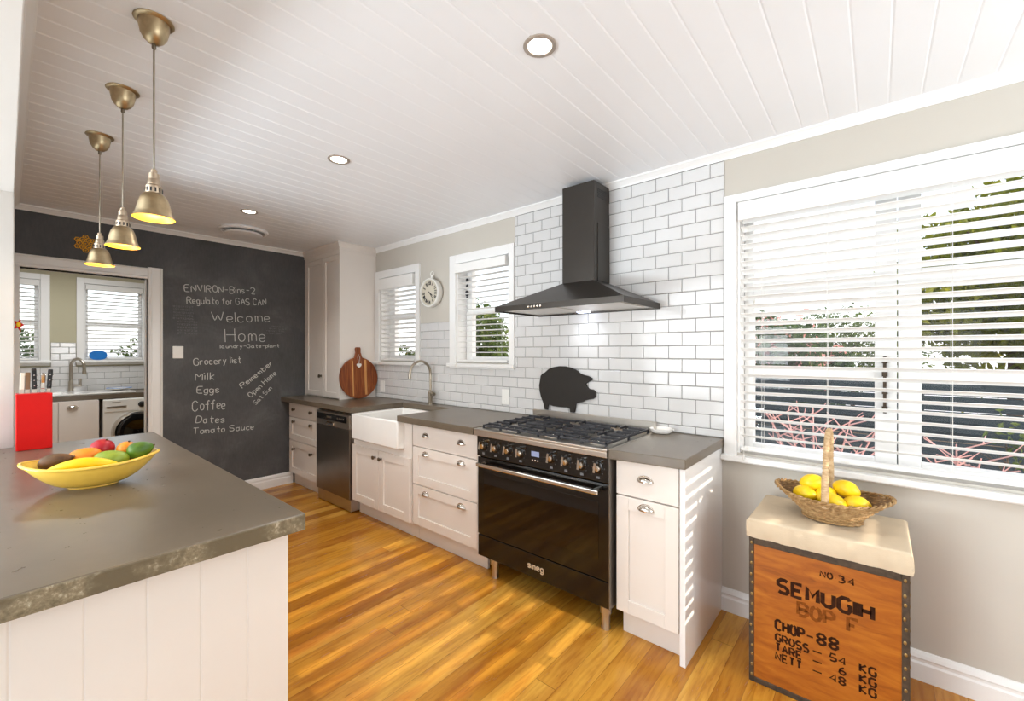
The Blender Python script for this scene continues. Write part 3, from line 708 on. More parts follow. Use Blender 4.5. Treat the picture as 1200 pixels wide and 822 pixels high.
# tall cupboard standing on the worktop
t = thing('tall_cupboard', 'tall white two door cupboard on the worktop in the corner', 'cupboard', (0.375, -0.2, 0.916))
mb = MB(); mb.box(0.002, 0.75, -0.378, -0.003, 0.917, 2.40); obj('carcass', mb, 'cab', t)
for a, b, xk in ((0.03, 0.412, 0.372), (0.416, 0.735, None)):
    mb = MB(); shaker(mb, a, b, 0.93, 2.335, -0.4, fr=0.05); dr = obj('door', mb, 'cab', t, bevel=0.0015)
    if xk: knob(dr, xk, 1.135, -0.4, 1.25)
mb = MB(); mb.box(0.002, 0.03, -0.4, -0.378, 0.917, 2.40); mb.box(0.735, 0.752, -0.4, -0.003, 0.917, 2.40); mb.box(0.03, 0.735, -0.4, -0.378, 2.338, 2.40); obj('side_panel', mb, 'cab', t)
CP = [(0, 2.375), (0.006, 2.375), (0.008, 2.40), (0.014, 2.408), (0.030, 2.43), (0.036, 2.434), (0.036, 2.4495), (0, 2.4495)]
mb = MB(); o0 = (0.003, -0.3999); vs = []
for a_, z_ in CP: vs += [(0.003, -0.4 - a_, z_), (0.752 + a_, -0.4 - a_, z_), (0.752 + a_, -0.003, z_)]
m_ = len(CP); fs = []
for i in range(m_ - 1):
    for q in range(2): fs.append((i * 3 + q, i * 3 + q + 1, i * 3 + 4 + q, i * 3 + 3 + q))
mb.add(vs, fs); mb.box(0.003, 0.7515, -0.3995, -0.003, 2.40, 2.449); obj('crown_moulding', mb, 'cab', t)

# ------------------------------------------------------------------ range cooker
t = thing('range_cooker', 'black freestanding gas range cooker with steel hob and steel handle', 'cooker', (3.295, -0.3, 0))
x0, x1 = 2.846, 3.744
mb = MB(); mb.box(x0 + 0.004, x1 - 0.004, -0.59, -0.03, 0.135, 0.868); obj('body', mb, 'black_gloss', t, bevel=0.003)
# hob tray: steel slab with a sunk centre
mb = MB(); mb.box(x0, x1, -0.648, -0.03, 0.872, 0.90); mb.box(x0, x1, -0.648, -0.60, 0.9001, 0.914); mb.box(x0, x1, -0.075, -0.03, 0.9001, 0.912); mb.box(x0, x0 + 0.022, -0.60, -0.075, 0.9001, 0.912); mb.box(x1 - 0.022, x1, -0.60, -0.075, 0.9001, 0.912)
hob = obj('hob', mb, 'steel', t, bevel=0.003)
mb = MB(); mb.box(x0, x1, -0.055, -0.035, 0.9125, 0.972); obj('splash_rail', mb, 'steel', t, bevel=0.003)
bx = [(x0 + 0.16, -0.47, 0.03), (x0 + 0.16, -0.22, 0.038), (x0 + 0.45, -0.47, 0.034), (x0 + 0.45, -0.21, 0.05), (x1 - 0.16, -0.47, 0.027), (x1 - 0.16, -0.22, 0.038)]
for x, y, r in bx:
    mb = MB(); mb.lathe((x, y, 0.90), [(r * 1.5, 0), (r * 1.45, 0.004), (r * 1.15, 0.006), (r * 1.1, 0.014), (r * 0.5, 0.014)], 24)
    bu = obj('burner', mb, 'chrome', t, smooth=40)
    mb = MB(); mb.lathe((x, y, 0.914), [(r, 0), (r, 0.005), (r * 0.85, 0.008), (0.004, 0.008)], 24); obj('burner_cap', mb, 'iron', bu, smooth=40)
gw = (x1 - x0 - 0.06) / 3
for k in range(3):
    a0 = x0 + 0.03 + k * gw + 0.003; a1 = a0 + gw - 0.006; y0_, y1_ = -0.592, -0.085; zt = 0.934; mb = MB(); h = 0.005
    for (p_, q_) in (((a0, y0_), (a1, y0_)), ((a1, y0_), (a1, y1_)), ((a1, y1_), (a0, y1_)), ((a0, y1_), (a0, y0_)), ((a0, (y0_ + y1_) / 2), (a1, (y0_ + y1_) / 2))):
        mb.box(min(p_[0], q_[0]) - h, max(p_[0], q_[0]) + h, min(p_[1], q_[1]) - h, max(p_[1], q_[1]) + h, zt - 0.012, zt)
    xm = (a0 + a1) / 2
    for yc in (-0.47, -0.21):
        for s_ in (-1, 1):
            for f in (-0.075, 0, 0.075):
                xa = xm + s_ * gw * 0.5; xb = xm + s_ * gw * 0.14
                mb.box(min(xa, xb), max(xa, xb), yc + f - h, yc + f + h, zt - 0.008, zt + 0.006)
        for s_ in (-1, 1):
            ya = yc + s_ * 0.125; yb = yc + s_ * 0.045; mb.box(xm - h, xm + h, min(ya, yb), max(ya, yb), zt - 0.008, zt + 0.006)
    for xx in (a0, xm, a1):
        for yy in (y0_, (y0_ + y1_) / 2, y1_): mb.box(xx - 0.006, xx + 0.006, yy - 0.006, yy + 0.006, 0.90, zt - 0.01)
    obj('pan_support', mb, 'iron', t, bevel=0.0015, seg=1)
mb = MB(); mb.box(x0 + 0.004, x1 - 0.004, -0.622, -0.59, 0.745, 0.870); cpn = obj('control_panel', mb, 'black_gloss', t, bevel=0.003)
rot = Matrix.Rotation(R(90), 4, 'X')
for x, z in ((2.905, 0.812), (3.003, 0.812), (3.1, 0.812), (3.194, 0.812), (3.405, 0.816), (3.498, 0.814), (3.592, 0.813), (3.683, 0.813)):
    mb = MB(); mb.lathe((x, -0.622, z), [(0.028, 0), (0.028, 0.003), (0.022, 0.005)], 24, mat=rot)
    mb.lathe((x, -0.626, z), [(0.0195, 0), (0.0195, 0.014), (0.016, 0.02), (0.004, 0.021)], 24, 1, mat=rot)
    an = R(random.choice((8, 12, 5))); m4 = Matrix.Translation((x, 0, z)) @ Matrix.Rotation(an, 4, 'Y')
    q = MB().box(-0.0055, 0.0055, -0.662, -0.628, -0.018, 0.030); mb.add([m4 @ Vector(v) for v in q.v], q.f, 1)
    kn = obj('control_knob', mb, ['black_gloss', 'chrome'], cpn, smooth=35)
mb = MB()
for x in (2.905, 3.003, 3.1, 3.194, 3.405, 3.498, 3.592, 3.683):
    mb.box(x - 0.009, x + 0.009, -0.6232, -0.622, 0.7585, 0.7705)
    for a in range(0, 360, 45):
        if a == 270: continue
        mb.box(x + 0.036 * math.cos(R(a)) - 0.0016, x + 0.036 * math.cos(R(a)) + 0.0016, -0.623, -0.622, 0.812 + 0.036 * math.sin(R(a)) - 0.0016, 0.812 + 0.036 * math.sin(R(a)) + 0.0016)
obj('dial_mark', mb, 'chalk_faint', cpn)
mb = MB(); mb.box(3.272, 3.325, -0.6236, -0.622, 0.806, 0.834); obj('clock_display', mb, 'display', cpn)
mb = MB()
for k in range(3): mb.lathe((3.28 + 0.018 * k, -0.622, 0.785), [(0.005, 0), (0.005, 0.003), (0.003, 0.004)], 10, mat=rot)
obj('clock_button', mb, 'chrome', cpn)
mb = MB(); mb.box(x0 + 0.006, x1 - 0.006, -0.618, -0.592, 0.268, 0.738); dr = obj('oven_door', mb, 'black_gloss', t, bevel=0.003)
mb = MB(); mb.box(x0 + 0.06, x1 - 0.06, -0.6195, -0.617, 0.36, 0.645); obj('door_glass', mb, 'black_glass', dr)
mb = MB(); mb.box(2.886, 3.706, -0.672, -0.648, 0.693, 0.716); obj('handle', mb, 'chrome', dr, bevel=0.005)
for x in (2.905, 3.668):
    mb = MB(); mb.box(x, x + 0.02, -0.65, -0.617, 0.696, 0.713); obj('handle_bracket', mb, 'steel', dr, bevel=0.002)
mb = MB(); mb.box(x0 + 0.006, x1 - 0.006, -0.616, -0.592, 0.134, 0.262); dw = obj('storage_drawer', mb, 'black_gloss', t, bevel=0.003)
mb = MB(); write(mb, 'smeg', Vector((3.243, -0.616, 0.183)), Vector((0.105, 0, 0)), Vector((0, 0, 1)), Vector((0, -1, 0)), 0.036, 0.0029, 0.002)
obj('badge', mb, 'badge', dw)
mb = MB(); mb.box(x1 - 0.004, x1, -0.62, -0.03, 0.134, 0.872); obj('side_trim', mb, 'steel_dark', t)
for x in (2.94, 3.69):
    for y in (-0.555, -0.1):
        mb = MB(); mb.lathe((x, y, 0), [(0.024, 0), (0.024, 0.004), (0.022, 0.012), (0.022, 0.075), (0.03, 0.08), (0.03, 0.136)], 20); obj('foot', mb, 'steel', t, smooth=35)

# ------------------------------------------------------------------ range hood
t = thing('range_hood', 'black pyramid range hood with tall chimney on the white tiled wall', 'range hood', (3.31, -0.01, 1.632))
hx0, hx1, hy = 2.872, 3.752, -0.485; B = -0.009
mb = MB()
mb.add([(hx0, hy, 1.632), (hx1, hy, 1.632), (hx1, B, 1.632), (hx0, B, 1.632), (hx0, hy, 1.666), (hx1, hy, 1.666), (hx1, B, 1.666), (hx0, B, 1.666)],
       [(0, 1, 5, 4), (1, 2, 6, 5), (2, 3, 7, 6), (3, 0, 4, 7)])
cx0, cx1, cy = 3.194, 3.423, -0.2
mb.add([(hx0 + 0.002, hy + 0.002, 1.666), (hx1 - 0.002, hy + 0.002, 1.666), (hx1 - 0.002, B, 1.666), (hx0 + 0.002, B, 1.666), (cx0, cy, 1.815), (cx1, cy, 1.815), (cx1, B, 1.815), (cx0, B, 1.815)],
       [(0, 1, 5, 4), (1, 2, 6, 5), (2, 3, 7, 6), (3, 0, 4, 7), (4, 5, 6, 7)])
can = obj('canopy', mb, 'black_satin', t)
mb = MB(); mb.box(hx0 + 0.004, hx1 - 0.004, hy + 0.004, B, 1.642, 1.646); mb.box(hx0 + 0.05, 3.30, hy + 0.05, -0.12, 1.638, 1.642); mb.box(3.32, hx1 - 0.05, hy + 0.05, -0.12, 1.638, 1.642)
obj('grease_filter', mb, 'steel', t, bevel=0.001)
mb = MB()
for x in (3.12, 3.30, 3.50): pass
mb.box(3.24, 3.31, -0.10, -0.055, 1.635, 1.6415); obj('hood_lamp', mb, 'hoodlamp', t)
mb = MB(); mb.box(cx0, cx1, cy, B, 1.815, 2.421); ch = obj('chimney', mb, 'black_satin', t, bevel=0.0015)
mb = MB(); mb.box(cx0 - 0.004, cx1 + 0.004, cy + 0.04, B, 1.815, 2.17); obj('chimney_sleeve', mb, 'black_satin', ch, bevel=0.001)
mb = MB()
for k in range(5): mb.box(cx1, cx1 + 0.002, -0.16, -0.05, 2.33 + 0.012 * k, 2.335 + 0.012 * k)
obj('vent_slot', mb, 'rubber', ch)
for k in range(5):
    mb = MB(); mb.lathe((3.145 + 0.022 * k, hy, 1.649), [(0.007, 0), (0.007, 0.004), (0.005, 0.006)], 12, mat=rot); obj('push_button', mb, 'chrome', can, smooth=40)
lamp('hood_lamp_light', 'SPOT', (3.275, -0.075, 1.63), 2.2, (0.85, 0.9, 1.0), (0, 0, 0), spot_size=R(120), spot_blend=0.6, shadow_soft_size=0.02)

# ------------------------------------------------------------------ small things on the run
# pig shaped board leaning on the tiles behind the hob
pig = [(2.888, 1.18), (2.893, 1.21), (2.91, 1.228), (2.93, 1.235), (2.96, 1.258), (3.0, 1.274), (3.05, 1.282), (3.10, 1.282), (3.15, 1.272), (3.19, 1.256), (3.215, 1.238), (3.24, 1.228), (3.275, 1.222),
       (3.31, 1.206), (3.305, 1.196), (3.285, 1.186), (3.262, 1.172), (3.268, 1.152), (3.285, 1.138), (3.318, 1.134), (3.332, 1.12), (3.333, 1.09), (3.315, 1.074), (3.285, 1.068), (3.255, 1.06), (3.235, 1.048), (3.20, 1.04),
       (3.185, 1.034), (3.18, 0.998), (3.172, 0.972), (3.14, 0.972), (3.137, 0.995), (3.12, 1.002), (3.06, 1.0), (3.0, 1.002), (2.962, 1.012), (2.955, 0.99), (2.952, 0.972), (2.928, 0.972), (2.923, 1.0), (2.912, 1.028), (2.896, 1.06), (2.884, 1.1), (2.88, 1.14)]
mb = MB(); mb.prism(pig, 'y', -0.028, -0.012)
pb = obj('pig_board', mb, 'black_matt', org=(3.1, -0.02, 0.9705), bevel=0.002); tag(pb, 'black pig shaped board standing behind the gas hob', 'board')
# white dish on the small worktop
t = thing('spoon_rest', 'small white ceramic dish on the short worktop beside the cooker', 'dish', (3.77, -0.06, 0.9165))
mb = MB(); mb.lathe((3.785, -0.075, 0.9165), [(0.035, 0), (0.05, 0.003), (0.06, 0.014), (0.064, 0.028), (0.061, 0.028), (0.055, 0.016), (0.045, 0.007), (0.004, 0.006)], 28); obj('bowl', mb, 'ceramic', t, smooth=50)
mb = MB(); mb.box(3.826, 3.852, -0.07, -0.052, 0.9365, 0.9425); obj('handle', mb, 'ceramic', t, bevel=0.002)
# kitchen tap
t = thing('sink_mixer_tap', 'tall chrome gooseneck tap behind the butler sink', 'tap', (1.70, -0.055, 0.9165))
mb = MB(); mb.lathe((1.70, -0.055, 0.9165), [(0.026, 0), (0.026, 0.006), (0.02, 0.01), (0.019, 0.07), (0.023, 0.075), (0.023, 0.11), (0.016, 0.118), (0.0125, 0.125)], 24); obj('body', mb, 'nickel', t, smooth=40)
mb = MB(); pts = [(1.70, -0.055, 1.03), (1.70, -0.055, 1.19)]
for k in range(0, 13): a = PI * k / 12 * 1.0; pts.append((1.70, -0.165 + 0.11 * math.cos(a), 1.19 + 0.11 * math.sin(a)))
pts.append((1.70, -0.277, 1.165)); mb.tube(pts, 0.0115, 12); mb.tube([(1.70, -0.277, 1.172), (1.70, -0.2775, 1.152)], 0.0135, 12); obj('spout', mb, 'nickel', t, smooth=50)
mb = MB(); mb.tube([(1.72, -0.055, 1.01), (1.745, -0.06, 1.015), (1.765, -0.07, 1.01)], [0.014, 0.014, 0.016], 12); mb.tube([(1.755, -0.068, 1.012), (1.775, -0.09, 1.0), (1.79, -0.12, 0.995)], [0.006, 0.005, 0.004], 8); obj('lever', mb, 'nickel', t, smooth=50)
# round chopping board leaning on the cupboard side
t = thing('round_chopping_board', 'round wooden chopping board leaning against the side of the tall cupboard', 'chopping board', (0, 0, 0))
mb = MB(); n_ = 48; rr = 0.205; pl = []
for k in range(n_ + 1):
    a = R(102) + 2 * PI * (k / n_) * (336 / 360); pl.append((rr * math.cos(a), 0.207 + rr * math.sin(a)))
pl = [p for p in pl] + [(0.026, 0.46), (0.028, 0.50), (0.022, 0.512), (-0.022, 0.512), (-0.028, 0.50), (-0.026, 0.46)]
mb.prism(pl, 'x', -0.01, 0.01); obj('board', mb, 'acacia', t, bevel=0.003)
mb = MB(); mb.box(0.0098, 0.0112, 0.058, 0.082, 0.035, 0.385); mb.box(0.0098, 0.0112, -0.075, -0.062, 0.03, 0.375); obj('inlay', mb, 'acacia_light', t)
mb = MB(); hp = []
for k in range(40):
    a = 2 * PI * k / 40; hp.append((0.0016 * 16 * math.sin(a) ** 3, 0.33 + 0.0016 * (13 * math.cos(a) - 5 * math.cos(2 * a) - 2 * math.cos(3 * a) - math.cos(4 * a))))
mb.prism(hp, 'x', 0.0105, 0.017); tg = obj('heart_tag', mb, 'ceramic', t, bevel=0.001); tag(tg, 'white heart tag')
mb = MB(); mb.tube([(0.0125, 0.0, 0.345), (0.0125, -0.012, 0.41), (0.0125, 0, 0.44), (0.0125, 0.012, 0.41), (0.0125, 0.003, 0.345)], 0.0016, 6); obj('hanging_string', mb, 'cordm', t)
t.location = (0.80, -0.218, 0.917); t.rotation_euler = (0, R(-4.0), 0)
# wall clock
t = thing('wall_clock', 'white pocket watch style wall clock between the two small windows', 'clock', (1.69, -0.001, 1.91))
mb = MB(); c_ = (1.69, -0.001, 1.908)
mb.lathe(c_, [(0.112, 0), (0.124, 0.014), (0.129, 0.040), (0.1285, 0.062), (0.125, 0.068), (0.1175, 0.068), (0.1155, 0.062), (0.1155, 0.054)], 48, mat=rot); obj('case', mb, 'plastic_white', t, smooth=40)
mb = MB(); mb.lathe(c_, [(0.1155, 0.05), (0.1155, 0.055), (0.001, 0.055)], 48, mat=rot); fc = obj('face', mb, 'chalk', t)
fc.data.materials[0] = plain('clock_face_paper', (206, 198, 180), 0.7, var=0.04)
mb = MB(); RN = ['XII', 'I', 'II', 'III', 'IV', 'V', 'VI', 'VII', 'VIII', 'IX', 'X', 'XI']
for h_, s_ in enumerate(RN):
    a = R(90 - 30 * h_); up = Vector((math.cos(a), 0, math.sin(a))); rt = Vector((math.sin(a), 0, -math.cos(a)))
    wd = 0.009 * len(s_); o_ = Vector(c_) + Vector((0, -0.055, 0)) + up * 0.068 - rt * wd / 2
    write(mb, s_, o_, rt * wd, up, Vector((0, -1, 0)), 0.030, 0.0032, 0.001, gap=2.5)
for q in range(60):
    a = 2 * PI * q / 60; r_ = 0.106; p_ = Vector(c_) + Vector((r_ * math.cos(a), -0.0555, r_ * math.sin(a))); mb.box(p_.x - 0.001, p_.x + 0.001, p_.y - 0.0004, p_.y, p_.z - 0.001, p_.z + 0.001)
obj('numerals', mb, 'rubber', fc)
for nm, an, ln, w__ in (('hour_hand', 125, 0.05, 0.004), ('minute_hand', 140, 0.075, 0.0028)):
    mb = MB(); a = R(90 - an); d_ = Vector((math.cos(a), 0, math.sin(a))); o_ = Vector(c_) + Vector((0, -0.058, 0))
    ribbon(mb, [o_ - d_ * 0.014, o_ + d_ * ln], Vector((0, -1, 0)), w__, 0.001); obj(nm, mb, 'rubber', fc)
mb = MB(); mb.lathe((1.69, -0.028, 2.036), [(0.014, 0), (0.014, 0.012), (0.01, 0.018), (0.014, 0.022), (0.012, 0.03)], 16)
mb.tube([(1.69 + 0.022 * math.cos(2 * PI * k / 20), -0.028, 2.078 + 0.022 * math.sin(2 * PI * k / 20)) for k in range(20)], 0.003, 6, closed=True); obj('crown_ring', mb, 'plastic_white', t, smooth=40)
# sockets and switch
def plate(name, label, cat, org, axis, w, h, holes):
    t = thing(name, label, cat, org); mb = MB(); x, y, z = org
    if axis == 'y': mb.box(x - w / 2, x + w / 2, y - 0.009, y, z - h / 2, z + h / 2)
    else: mb.box(x, x + 0.009, y - w / 2, y + w / 2, z - h / 2, z + h / 2)
    obj('cover_plate', mb, 'plastic_white', t, bevel=0.003)
    for du, dv in holes:
        mb = MB()
        if axis == 'y': mb.box(x + du - 0.007, x + du + 0.007, y - 0.012, y - 0.009, z + dv - 0.012, z + dv + 0.012)
        else: mb.box(x + 0.009, x + 0.0125, y + du - 0.007, y + du + 0.007, z + dv - 0.011, z + dv + 0.011)
        obj('rocker', mb, 'plastic_white', t, bevel=0.001)
plate('power_socket', 'white power socket on the tiles right of the kitchen tap', 'socket', (2.55, -0.008, 1.035), 'y', 0.075, 0.116, [(0, 0.035), (0, -0.03)])
plate('power_socket', 'white power socket on the tiles beside the round chopping board', 'socket', (0.885, -0.008, 1.03), 'y', 0.075, 0.116, [(0, 0.035), (0, -0.03)])
plate('light_switch', 'white light switch on the chalkboard wall beside the doorway', 'switch', (0.0, -1.508, 1.378), 'x', 0.078, 0.108, [(-0.0, 0.022), (0.0, -0.022)])
# ornament hanging in the window beside the hood
t = thing('window_chime', 'dark wind chime hanging behind the blind beside the range hood', 'ornament', (2.035, 0.075, 2.1))
mb = MB(); mb.tube([(2.035, 0.075, 2.115), (2.035, 0.075, 1.72)], 0.001, 5); obj('string', mb, 'rubber', t)
for z, s_ in ((1.995, 0.022), (1.945, 0.018), (1.885, 0.026), (1.845, 0.014)):
    mb = MB(); mb.ell((2.035 + random.uniform(-0.004, 0.004), 0.075, z), (s_ * 0.7, s_ * 0.6, s_), None, 12, 8); obj('bead', mb, 'iron', t, smooth=60)

# ================================================================== island bench
ZI = 0.916
mb = MB(); mb.prism([(1.524, -1.94), (1.524, -2.74), (3.475, -2.74), (3.475, -1.94)], 'z', 0.868, ZI)
wk = obj('island_worktop', mb, ['concrete', 'concrete_edge'], org=(2.5, -2.34, 0.868), bevel=0.005)
for p_ in wk.data.polygons:
    if abs(p_.normal.z) < 0.5: p_.material_index = 1
tag(wk, 'large grey brown concrete island worktop carrying the yellow fruit bowl', 'worktop')
t = thing('island_cabinet', 'white island cabinet with vertical grooved end panel', 'cabinet', (2.5, -2.34, 0))
mb = MB(); mb.box(1.53, 3.42, -2.70, -1.992, 0.0, 0.867); obj('carcass', mb, 'cab', t)
mb = MB(); x = 3.441; pr = [(3.42, -1.975)]
y = -1.975
pr = [(3.42, -1.975), (3.438, -1.975)]
yy = -1.975
while yy - 0.104 > -2.70:
    yy -= 0.104; pr += [(3.438, yy + 0.003), (3.4362, yy), (3.438, yy - 0.003)]
pr += [(3.438, -2.71), (3.42, -2.71)]
mb.prism(pr, 'z', 0.0, 0.867); obj('end_panel', mb, 'cab', t)
for k in range(3):
    a = 1.54 + k * 0.628
    for z0, z1, zk in ((0.66, 0.86, 0.79), (0.40, 0.655, 0.61), (0.13, 0.395, 0.35)):
        mb = MB(); mb.box(a, a + 0.62, -1.992, -1.972, z0, z1); dr = obj('drawer', mb, 'cab', t, bevel=0.0015)
        mb = MB(); mb.lathe((a + 0.31, -1.972, zk), [(0.006, 0), (0.006, 0.006), (0.012, 0.010), (0.010, 0.016)], 12, mat=Matrix.Rotation(R(-90), 4, 'X')); obj('knob', mb, 'pewter', dr, smooth=40)

# fruit bowl: boat shaped
BC = Vector((2.648, -2.300, ZI)); ang = math.atan2(0.335, 0.094); bu_ = Vector((math.cos(ang), math.sin(ang), 0)); bv_ = Vector((-math.sin(ang), math.cos(ang), 0))
t = thing('fruit_bowl', 'yellow boat shaped ceramic bowl of fruit on the island worktop', 'bowl', (BC.x, BC.y, ZI + 0.0005))
def bowl_pt(a, s_, zoff=0.0):
    """s_ 0 (base) .. 1 (rim)"""
    th = 2 * PI * a; L_ = 0.062 + (0.174 - 0.062) * (s_ ** 0.85); Wd = 0.042 + (0.108 - 0.042) * (s_ ** 0.7)
    ct, st = math.cos(th), math.sin(th)
    cu = math.copysign(abs(ct) ** 0.92, ct); sv = math.copysign(abs(st) ** 1.05, st)
    rim = 0.078 + 0.018 * abs(ct) ** 2.2
    z = 0.006 + (rim - 0.006) * (s_ ** 1.5)
    q = BC + bu_ * (L_ * cu) + bv_ * (Wd * sv); return Vector((q.x, q.y, ZI + z + zoff))
mb = MB()
def bfn(a, b):
    if b < 0.5: return bowl_pt(a, b * 2)
    s_ = (1 - b) * 2; q = bowl_pt(a, s_); c = Vector((BC.x, BC.y, q.z)); d = (c - q); d.normalize()
    return q + d * 0.005 * (1 if s_ < 0.98 else 0.4) + Vector((0, 0, 0.004))
mb.surf(bfn, 56, 20, True)
n_ = 56; mb.f.append(tuple(range(n_ * 20, n_ * 21))); mb.mi.append(0)
mb.f.append(tuple(range(n_ - 1, -1, -1))); mb.mi.append(0)
obj('bowl', mb, 'bowl', t, smooth=70)
mb = MB(); rim = [bowl_pt(k / 64, 1.0, 0.002) for k in range(64)]; mb.tube(rim, 0.0052, 8, closed=True); obj('rim', mb, 'bowl', t, smooth=80)
mb = MB()
pr = [(1.0, 0.0005), (1.03, 0.003), (1.0, 0.008), (0.9, 0.008)]
def ffn(a, b):
    k = min(3, int(round(b * 3))); s_, z = pr[k]; th = 2 * PI * a; q = BC + bu_ * (0.064 * s_ * math.cos(th)) + bv_ * (0.044 * s_ * math.sin(th)); return (q.x, q.y, ZI + z)
mb.surf(ffn, 40, 3, True); obj('foot_ring', mb, 'bowl', t, smooth=50)
def rotm(ax, roll=0.0):
    ax = Vector(ax).normalized(); return ax.to_track_quat('X', 'Z').to_matrix() @ Matrix.Rotation(roll, 3, 'X')
def fruit(name, label, c, r, ax, mat, shape=None, stalk=True, group='fruit in the yellow bowl'):
    t = thing(name, label, 'fruit', c, group); mb = MB(); m = rotm(ax); mb.ell(c, r, m, 26, 16, shape); obj('skin', mb, mat, t, smooth=80)
    if stalk:
        e = Vector(c) + m @ Vector((r[0] * 0.97, 0, 0)); d = m @ Vector((1, 0, 0)); mb = MB(); mb.tube([e - d * 0.003, e + d * 0.005], [0.0035, 0.003], 8); obj('stalk', mb, 'stalk', t)
    return t
pear = lambda q, d: Vector((q.x, q.y * (1 - 0.28 * d.x), q.z * (1 - 0.28 * d.x)))
mang = lambda q, d: Vector((q.x, q.y * (1 - 0.12 * d.x), q.z * (1 - 0.1 * d.x) + 0.004 * d.x * d.x))
fruit('avocado', 'dark brown avocado at the knife block end of the yellow bowl', (2.610, -2.388, 1.008), (0.045, 0.028, 0.028), (0.35, 0.8, 0.25), 'avocado', pear)
fruit('mango', 'orange mango in the middle of the yellow bowl', (2.600, -2.318, 1.008), (0.046, 0.033, 0.033), (0.25, 0.8, 0.18), 'mango', mang)
fruit('apple', 'dark red fruit behind the orange mango in the bowl', (2.574, -2.270, 1.028), (0.033, 0.035, 0.035), (0.3, 0.3, 0.9), 'redfruit')
fruit('mango', 'green mango behind the yellow banana', (2.660, -2.255, 0.998), (0.050, 0.034, 0.032), (0.25, 0.85, -0.05), 'greenmango', mang)
fruit('orange', 'small orange fruit beside the dark green avocado', (2.604, -2.208, 1.018), (0.029, 0.030, 0.030), (0.2, 0.2, 0.9), 'orange')
fruit('avocado', 'glossy green avocado at the doorway end of the yellow bowl', (2.665, -2.178, 1.020), (0.040, 0.031, 0.031), (0.25, 0.8, 0.3), 'greenavo', pear)
t = thing('banana', 'yellow banana lying along the near side of the bowl', 'fruit', (2.71, -2.32, 0.99), 'fruit in the yellow bowl')
mb = MB(); pts = []; rr = []
for k in range(17):
    s_ = k / 16; u_ = -0.085 + 0.165 * s_; arch = 0.018 * math.sin(PI * s_)
    q = BC + bu_ * (u_ - 0.012) + bv_ * (-0.052 - 0.012 * math.sin(PI * s_)); pts.append((q.x, q.y, 0.988 + arch)); rr.append(0.004 + 0.0165 * math.sin(PI * min(1, max(0, s_ * 0.94 + 0.04))) ** 0.45)
mb.tube(pts, rr, 10); obj('peel', mb, 'banana', t, smooth=60)
mb = MB(); q0 = Vector(pts[-1]); d_ = (Vector(pts[-1]) - Vector(pts[-2])).normalized(); mb.tube([q0, q0 + d_ * 0.02 + Vector((0, 0, -0.002))], [0.006, 0.004], 8); obj('stalk', mb, 'stalk', t)

# knife block
kd = Vector((0, 1, 0)); kn_ = Vector((-1, 0, 0))   # kn_ points away from the camera
K0 = Vector((1.682, -2.4675, ZI + 0.0005))
t = thing('knife_block', 'tall bright red knife block at the end of the island worktop', 'knife block', K0 + kd * 0.058 + kn_ * 0.045)
def kbox(mb, a0, a1, b0, b1, z0, z1, sl=0.0):
    vs = []
    for z, s_ in ((z0, 0), (z1, sl)):
        for b in (b0, b1):
            for a in (a0, a1): vs.append(K0 + kd * a + kn_ * (b + s_) + Vector((0, 0, z)))
    mb.add(vs, [(0, 2, 3, 1), (4, 5, 7, 6), (0, 1, 5, 4), (2, 6, 7, 3), (0, 4, 6, 2), (1, 3, 7, 5)])
mb = MB(); kbox(mb, 0, 0.117, 0, 0.09, 0, 0.2655); obj('block', mb, 'red', t, bevel=0.003)
mb = MB()
for a in (0.022, 0.04, 0.062, 0.086, 0.106): kbox(mb, a - 0.009, a + 0.009, 0.042, 0.048, 0.2655, 0.2668)
obj('slot', mb, 'rubber', t)
def knife(label, a, w, h, hm, bm, lean, rivets, dep=0.045):
    t = thing('kitchen_knife', label, 'knife', K0 + kd * a + kn_ * dep + Vector((0, 0, 0.268)), 'knives in the red block')
    mb = MB(); pl = [(-w * 0.8, 0.018), (w * 0.8, 0.018), (w * 0.85, h * 0.4), (w * 1.0, h * 0.8), (w * 1.25, h * 0.97), (w * 0.9, h), (-w * 0.5, h), (-w * 0.95, h * 0.9), (-w * 0.7, h * 0.5)]
    vs = []
    for b in (-0.009, 0.009):
        for u_, z in pl: vs.append(K0 + kd * (a + lean * z) + kn_ * (dep + u_) + kd * b * 0.9 + Vector((0, 0, 0.266 + z)))
    n = len(pl); mb.add(vs, [tuple(range(n - 1, -1, -1)), tuple(range(n, 2 * n))] + [(i, (i + 1) % n, n + (i + 1) % n, n + i) for i in range(n)])
    hd = obj('handle', mb, hm, t, bevel=0.003)
    mb = MB(); kbox(mb, a - 0.0085, a + 0.0085, dep - w * 0.7, dep + w * 0.7, 0.262, 0.287); obj('bolster', mb, bm, t, bevel=0.002)
    if rivets:
        for z in (0.035, 0.06, 0.085):
            if z > h - 0.012: continue
            mb = MB(); c = K0 + kd * (a + lean * z) + kn_ * (dep - w * 0.0) + Vector((0, 0, 0.266 + z)); mb.ell(c + kd * 0.0085, (0.003, 0.003, 0.003), None, 8, 6); mb.ell(c - kn_ * w * 0.9, (0.0028, 0.0028, 0.0028), None, 8, 6); obj('rivet', mb, 'chrome', hd)
M['handle_white'] = plain('ivory_handle', (226, 214, 196), 0.4, var=0.06); M['handle_brown'] = plain('brown_handle', (120, 88, 58), 0.45, var=0.15)
knife('ivory handled knife nearest the white wall edge in the red block', 0.020, 0.013, 0.098, 'handle_white', 'steel', 0.02, False)
knife('brown handled knife second from the white wall edge in the red block', 0.037, 0.011, 0.100, 'handle_brown', 'steel', 0.02, False)
knife('big black handled knife with rivets in the centre of the red block', 0.060, 0.015, 0.118, 'rubber', 'chrome', -0.02, True)
